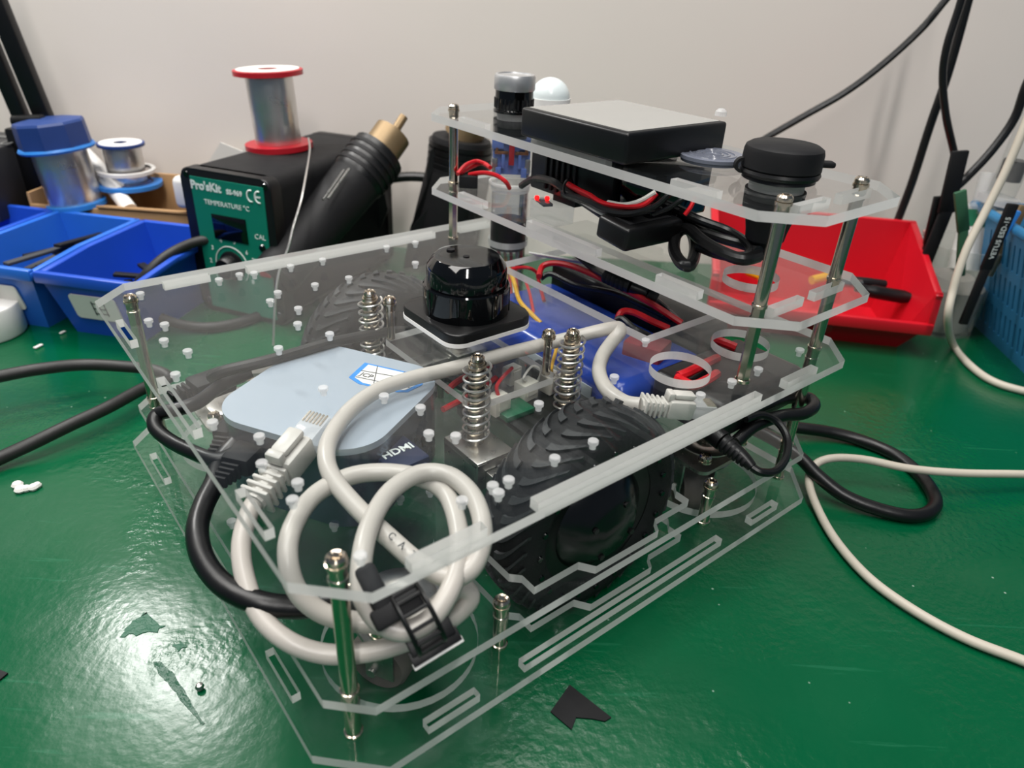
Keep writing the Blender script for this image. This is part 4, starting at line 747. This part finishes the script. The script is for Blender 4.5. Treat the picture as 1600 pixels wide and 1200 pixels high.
mb.text("Pro'sKit", T((Wd*.29, SZt*0.895, .0035)), .035, .0008, bold=.0012); mb.text('SS-969', T((Wd*.605, SZt*0.885, .0035)), .021, .0008, bold=.0006)
for cx, bar in ((Wd*.79, 0), (Wd*.875, 1)):
    mb.tube([(cx+.014*math.cos(t), SZt*0.885+.017*math.sin(t), .004) for t in [math.radians(75+19*q_) for q_ in range(12)]], .0028, 5, 1)
    if bar: mb.box((cx-.004, SZt*0.885, .004), (.018, .005, .002))
mb.text('TEMPERATURE °C', T((Wd*.50, SZt*0.795, .0035)), .021, .0008); mb.text('CAL', T((Wd*.83, SZt*0.620, .0035)), .022, .0008); mb.text('TEMP LOCK', T((Wd*.83, SZt*0.450, .0035)), .016, .0008)
KC = (Wd*.46, SZt*0.380)
arc = [(KC[0]+.062*math.cos(t), KC[1]+.062*math.sin(t), .004) for t in [math.radians(-40+13*i) for i in range(21)]]; mb.tube(arc, .0018, 5, 1)
for i, t in enumerate((215, 178, 145, 112, 75, 40, 5, -30)): mb.text(str(i+1), T((KC[0]+.083*math.cos(math.radians(t)), KC[1]+.083*math.sin(math.radians(t)), .0035)), .02, .0008)
obj('panel_print', mb, M_wprint, pn, flat=True)
mb = MB(); mb.X = Q; mb.box((Wd*.50, SZt*0.640, .004), (Wd*.38, SZt*.165, .006), .001); obj('display_window', mb, M_gloss, pn)
mb = MB(); mb.X = Q @ T((*KC, 0)); mb.lathe([(0, .045), (.03, .045), (.034, .04), (.036, .012), (.046, .008), (.047, .003), (0, .003)], n=36); kn = obj('control_knob', mb, M_blk, pn)
mb = MB(); mb.X = Q @ T((*KC, .0455)) @ Matrix.Rotation(.5, 4, 'Z'); mb.box((.008, 0, 0), (.04, .005, .002)); obj('pointer_mark', mb, M_red, kn)
mb = MB(); mb.X = Q @ T((Wd*.84, SZt*0.550, 0)); mb.lathe([(0, .01), (.009, .008), (.012, .003), (0, .003)], n=16); obj('calibration_hole', mb, M_gloss, pn)
mb = MB(); mb.X = Q; mb.box((Wd*.84, SZt*0.370, .005), (.04, .018, .008), .002); obj('red_rocker', mb, M_cred, pn)
for x, y in ((.075, .955), (.94, .955), (.09, .08), (.92, .08)):
    mb = MB(); mb.X = Q @ T((Wd*x, SZt*y, -.001)); mb.lathe([(0, .003), (.009, .003), (.011, 0)], n=14); obj('bezel_screw', mb, M_gloss, fb)
# red spool on the station and its loose strand
base = at(437, 231, SZt); t, F = spool('solder_spool', 'red-flanged spool of solder wire standing on the station', base, -SD*.045+Vector((0, 0, 1)), .110, .075, .245, M_redp, M_solder)
e = F @ Vector((.083, 0, .07)); cable('solder_strand', 'loose solder wire hanging down from the red spool', 'wire', [af(482, 216, 2.40), af(484, 235, 2.27), af(478, 275, 2.08), af(470, 315, 1.98), af(458, 355, 1.93), af(450, 388, 1.9), af(436, 425, 1.87), af(430, 470, 1.84), af(427, 540, 1.8)], .0034, M_solder, 6, 6)
# hot-air handpiece in its holder, beside the station
def gun(name, label, a, b, c, d, e_, r, col=None):
    t = thing(name, label, 'heat gun', Vector((b.x, b.y, 0))); ax = (b-a)
    mb = MB(); mb.tube([a, a.lerp(b, .25), a.lerp(b, .5), a.lerp(b, .75), b], lambda q: r*(.82+.18*q), 20, 3); h_ = obj('handle', mb, M_blkm, t)
    mb = MB(); mb.tube([b, b.lerp(c, .12), b.lerp(c, .85), c], lambda q: r*(1.05 if q > .05 else 1.0), 20, 1); hd_ = obj('collar', mb, M_blk, t)
    for k in range(4): mb = MB(); q = b.lerp(c, .2+.2*k); v = (c-b).normalized(); mb.cyl(q-v*.006, q+v*.006, r*1.085, n=20); obj('cooling_ring', mb, M_blkm, hd_)
    mb = MB(); mb.tube([c, c.lerp(d, .7), c.lerp(d, .85), d], lambda q: r*.72 if q < .7 else r*.6*(1.5-q), 18, 1); nz = obj('nozzle', mb, M_tan, t)
    mb = MB(); mb.tube([d.lerp(c, .1), e_], r*.17, 10, 1); obj('nozzle_tip', mb, M_tan, nz); return t, h_
G = 2.30
hg, hh = gun('hot_air_gun', 'black hot-air handpiece with a scorched metal nozzle', af(430, 432, 2.05), af(556, 283, 2.38), af(592, 240, 2.46), af(618, 203, 2.52), af(631, 182, 2.55), .088)
for k in range(2): mb = MB(); o_ = af(505+8*k, 318-2*k, 2.16), af(538+8*k, 272-2*k, 2.28); mb.cyl(o_[0]+Vector((0, 0, .012)), o_[1]+Vector((0, 0, .012)), .004, n=6); obj('grip_line', mb, M_steel2, hh)
hk = thing('gun_holder', 'black angled plate holding the hot-air handpiece', 'holder', LF(-.38, 2.6, 0))
mb = MB(); poly = [af(x, y, 2.62) for x, y in ((520, 300), (590, 250), (606, 328), (588, 372), (575, 420), (480, 430))]; n_ = len(poly); vs = poly + [p + HD*.05 for p in poly]
mb.add(vs, [tuple(range(n_))[::-1], tuple(range(n_, 2*n_))] + [(i, (i+1) % n_, n_+(i+1) % n_, n_+i) for i in range(n_)]); obj('plate', mb, M_blkm, hk, flat=True)
mb = MB(); mb.tube([af(492, 305, 2.5), af(522, 268, 2.55)], .03, 14, 1); obj('support_peg', mb, M_blkm, hk)
for x, y in ((561, 317), (563, 358)): mb = MB(); mb.lathe([(0, -.012), (.009, -.008), (.012, 0), (.009, .008), (0, .012)], af(x, y, 2.58), 12); obj('bolt', mb, M_steel2, hk)
# second holder behind the tower
h2 = thing('gun_holder', 'second black holder with its handpiece behind the rear tower post', 'holder', LF(-.2, 3.0, 0))
a, b, c = af(690, 392, 2.68), af(715, 275, 2.68), af(722, 215, 2.68)
mb = MB(); mb.tube([a, a.lerp(b, .5), b, b.lerp(c, .7), c], lambda q: .135-.03*q, 22, 3); obj('handpiece', mb, M_blkm, h2)
for k in range(5): q = b.lerp(c, .15+.17*k); v = (c-b).normalized(); mb = MB(); mb.cyl(q-v*.008, q+v*.008, .118, n=22); obj('cooling_ring', mb, M_blk, h2)
mb = MB(); mb.tube([c, af(732, 196, 2.68)], .07, 16, 1); obj('nozzle', mb, M_tan, h2)
mb = MB(); poly = [af(x, y, 2.60) for x, y in ((640, 358), (672, 320), (682, 250), (677, 231), (672, 236), (667, 265), (667, 330))]; n_ = len(poly); vs = poly + [p + HD*.06 for p in poly]
poly = [af(x, y, 2.58) for x, y in ((640, 360), (690, 300), (740, 300), (745, 400), (630, 420))]
mb.add(vs, [tuple(range(n_))[::-1], tuple(range(n_, 2*n_))] + [(i, (i+1) % n_, n_+(i+1) % n_, n_+i) for i in range(n_)]); obj('side_wing', mb, M_blkm, h2, flat=True)
mb = MB(); n_ = len(poly); vs = poly + [p + HD*.06 for p in poly]; mb.add(vs, [tuple(range(n_))[::-1], tuple(range(n_, 2*n_))] + [(i, (i+1) % n_, n_+(i+1) % n_, n_+i) for i in range(n_)]); obj('bracket', mb, M_blkm, h2, flat=True)
cable('gun_hose', 'black hose joining the two hot-air handpieces behind the station', 'hose', [af(560, 300, 2.74), af(600, 282, 2.74), af(640, 276, 2.74), af(680, 279, 2.74)], .018, M_cabb, 10)

# ------------------------------------------------------------------ background, right
rFR, rFL = at(1452, 515, .10), at(1110, 478, .10); rw = rFR-rFL
rb, RM, RW = bin_('storage_bin', 'red storage bin with a cut-down front behind the tower', Vector((rFL.x, rFL.y, 0)), Vector((rFR.x, rFR.y, 0)), .40, .33, M_bred, None, .33, .05, .024, kd=.04, kz=.64)
mb = MB(); mb.X = RM @ Matrix.Translation((RW*.55, .012, .06)) @ Matrix.Rotation(math.pi/2+.5, 4, 'X'); mb.lathe([(0, 0), (.026, 0), (.024, .003), (0, .003)], n=20); obj('dimple', mb, P('bin_dark_red', '7c0914', .4), rb)
pl = thing('pliers', 'pliers with black handles resting in the red bin', 'pliers', at(1400, 465, .12))
mb = MB(); mb.tube([at(1338, 448, .17), at(1362, 455, .16), at(1400, 462, .15), at(1440, 468, .145), at(1449, 470, .145)], lambda q: .022 if .2 < q < .6 else .016, 12, 4); obj('handle', mb, M_blk, pl)
mb = MB(); mb.tube([at(1330, 438, .18), at(1352, 440, .18), at(1382, 444, .17)], .014, 10, 4); obj('handle', mb, M_blkm, pl)
mb = MB(); mb.tube([at(1300, 440, .18), at(1345, 444, .175)], .015, 10, 2); obj('jaw', mb, M_steel2, pl)
for i, (x0, y0, x1, y1, m, lab) in enumerate(((1268, 438, 1300, 430, M_yel, 'yellow tool handle lying in the red bin'), (1330, 428, 1342, 420, M_yel, 'short yellow grip poking up in the red bin'), (1148, 352, 1165, 372, M_org, 'orange handle in the red bin behind the adapter'), (1130, 365, 1146, 345, M_yel, 'yellow screwdriver shaft in the red bin behind the adapter'), (1170, 425, 1190, 432, M_yel, 'yellow scrap in the red bin under the shelf hole'))):
    cable('screwdriver', lab, 'tool', [at(x0, y0, .12), at((x0+x1)/2, (y0+y1)/2, .125), at(x1, y1, .13)], .016, m, 10, 3)
# jar of tools
jb = at(1462, 528, 0); jc = jb + HD*.11 + SD*.045; jr = thing('tool_jar', 'clear plastic jar crowded with tweezers and brushes', 'jar', Vector((jc.x, jc.y, 0)))
mb = MB(); mb.lathe([(0, .004), (.108, .004), (.112, .0), (.116, .008), (.118, .03), (.128, .30), (.131, .305), (.124, .306), (.114, .03), (.108, .014), (0, .014)], (jc.x, jc.y, 0), 40); obj('wall', mb, M_jar, jr)
mb = MB(); mb.lathe([(0, .015), (.105, .015), (.112, .16), (.07, .19), (0, .17)], (jc.x, jc.y, 0), 24); obj('tissue_filling', mb, P('grey_tissue', '8f8a83', .8), jr)
def tweez(label, pts, wd, m, name='tweezers', f=2.3, th=.014, txt=None):
    P_ = [af(x, y, f) for x, y in pts]; mb = MB()
    for i in range(len(P_)-1):
        a, b = P_[i], P_[i+1]; mb.X = frame((a+b)/2, b-a, HD); mb.box((0, 0, 0), ((b-a).length+wd*.2, wd*(1 if i == 0 else .8), th), .004)
    t = thing(name, label, 'tool', P_[-1]); mb2 = obj('shaft', mb, m, t)
    if txt:
        a, b = P_[0], P_[1]; mb = MB(); F = frame(a.lerp(b, .5)-HD*(th*.55), -(b-a), -HD); mb.X = F; mb.text(txt, Matrix.Identity(4), wd*.62, .0006); obj('lettering', mb, M_wprint, t, flat=True)
tweez('wide black tool handle standing in the jar by the red bin', ((1500, 238), (1478, 330), (1440, 425)), .052, M_blkm)
tweez('second black handle standing just left of the wide one', ((1467, 308), (1450, 380), (1436, 430)), .032, M_blk, f=2.32)
tweez('dark green tool standing in the middle of the jar', ((1500, 300), (1505, 360), (1500, 430)), .036, M_gtool, 'brush', 2.22)
tweez('black tweezers with white lettering leaning right in the jar', ((1582, 320), (1540, 420), (1505, 505)), .034, M_blkm, f=2.12, txt='VETUS ESD-15')
tweez('pale blue stick behind the lettered tweezers', ((1590, 330), (1560, 380)), .02, M_lblue, 'stick', 2.2)
tweez('brown handle leaning right behind the lettered tweezers', ((1600, 322), (1570, 380), (1545, 430)), .03, M_tan, 'brush', 2.25)
tweez('pink stick at the back of the jar', ((1447, 360), (1437, 415)), .02, P('pink_stick', 'c08f88', .6), 'stick', 2.45)
sy = thing('glue_bottle', 'white glue bottle with a green band leaning behind the jar', 'bottle', af(1500, 420, 2.42))
A_, B_ = af(1505, 420, 2.42), af(1545, 270, 2.5)
mb = MB(); mb.tube([A_, A_.lerp(B_, .45)], .05, 18, 1); obj('body', mb, M_white, sy)
mb = MB(); mb.tube([A_.lerp(B_, .45), A_.lerp(B_, .62)], .052, 18, 1); obj('green_band', mb, P('band_green', '0c6b4a', .5), sy)
mb = MB(); mb.tube([A_.lerp(B_, .62), A_.lerp(B_, .75), B_], lambda q: .05 if q < .3 else .026, 18, 3); obj('neck', mb, M_rivet, sy)
s2 = thing('syringe', 'clear syringe barrel at the right edge above the basket', 'syringe', af(1570, 330, 2.4))
mb = MB(); mb.tube([af(1545, 340, 2.4), af(1580, 270, 2.42), af(1630, 150, 2.45)], .042, 18, 2); obj('barrel', mb, M_jar, s2)
mb = MB(); mb.tube([af(1556, 318, 2.4), af(1562, 306, 2.4)], .062, 18, 1); obj('finger_flange', mb, M_rivet, s2)
mb = MB(); mb.tube([af(1575, 282, 2.42), af(1588, 250, 2.42)], .036, 14, 1); obj('plunger_seal', mb, M_blk, s2)
# blue basket with slots
k0 = at(1524, 508, 0); k1 = at(1610, 590, 0); kd = (k1-k0).normalized(); ko = Vector((-kd.y, kd.x, 0)); 
if ko.dot(SD) < 0: ko = -ko
bk = thing('slotted_basket', 'blue plastic basket with rows of slots at the right edge', 'basket', k0+kd*.3+ko*.3, math.atan2(kd.y, kd.x))
Lk, hk_ = .75, .40; fl = .10; zrow = [.05, .17, .29]
def slotwall(O, d, o, L_, name):
    ou = (Vector((0, 0, hk_)) - o*fl).normalized(); M = Matrix((d, ou, d.cross(ou))).transposed().to_4x4(); M.translation = O
    holes = [rect(x-.0045, x+.0045, z, z+.085) for z in (.045, .165, .285) for x in [.05+.032*i for i in range(int((L_-.1)/.032)+1)]]
    mb = plate_mesh(rect(-.0, L_, 0, .41), holes, -.006, .006); mb.m = [0]*len(mb.m); mb.v = [M @ v for v in mb.v]; obj(name, mb, M_bask, bk, flat=True)
slotwall(k0, kd, ko, Lk, 'slotted_side'); slotwall(k0+ko*.55, kd, -ko, Lk, 'slotted_side')
slotwall(k0, ko, kd, .55, 'slotted_end'); slotwall(k0+kd*Lk, ko, -kd, .55, 'slotted_end')
mb = MB(); c = k0+kd*Lk/2+ko*.275; mb.X = frame(c+Vector((0, 0, .19)), kd); mb.box((0, 0, 0), (Lk+.04, .59, .34), .01, taper=.93); obj('dark_slot_fill', mb, M_blkm, bk)  # dark block added inside so the slots read dark
mb = MB(); mb.X = frame(c+Vector((0, 0, .006)), kd); mb.box((0, 0, 0), (Lk, .55, .012), .003); obj('bottom', mb, M_bask, bk)
mb = MB(); mb.tube([k0-kd*fl-ko*fl+Vector((0, 0, .40)), k0+kd*(Lk+fl)-ko*fl+Vector((0, 0, .40)), k0+kd*(Lk+fl)+ko*(.55+fl)+Vector((0, 0, .40)), k0-kd*fl+ko*(.55+fl)+Vector((0, 0, .40))], .016, 10, 1, closed=True); obj('rim', mb, M_bask, bk)
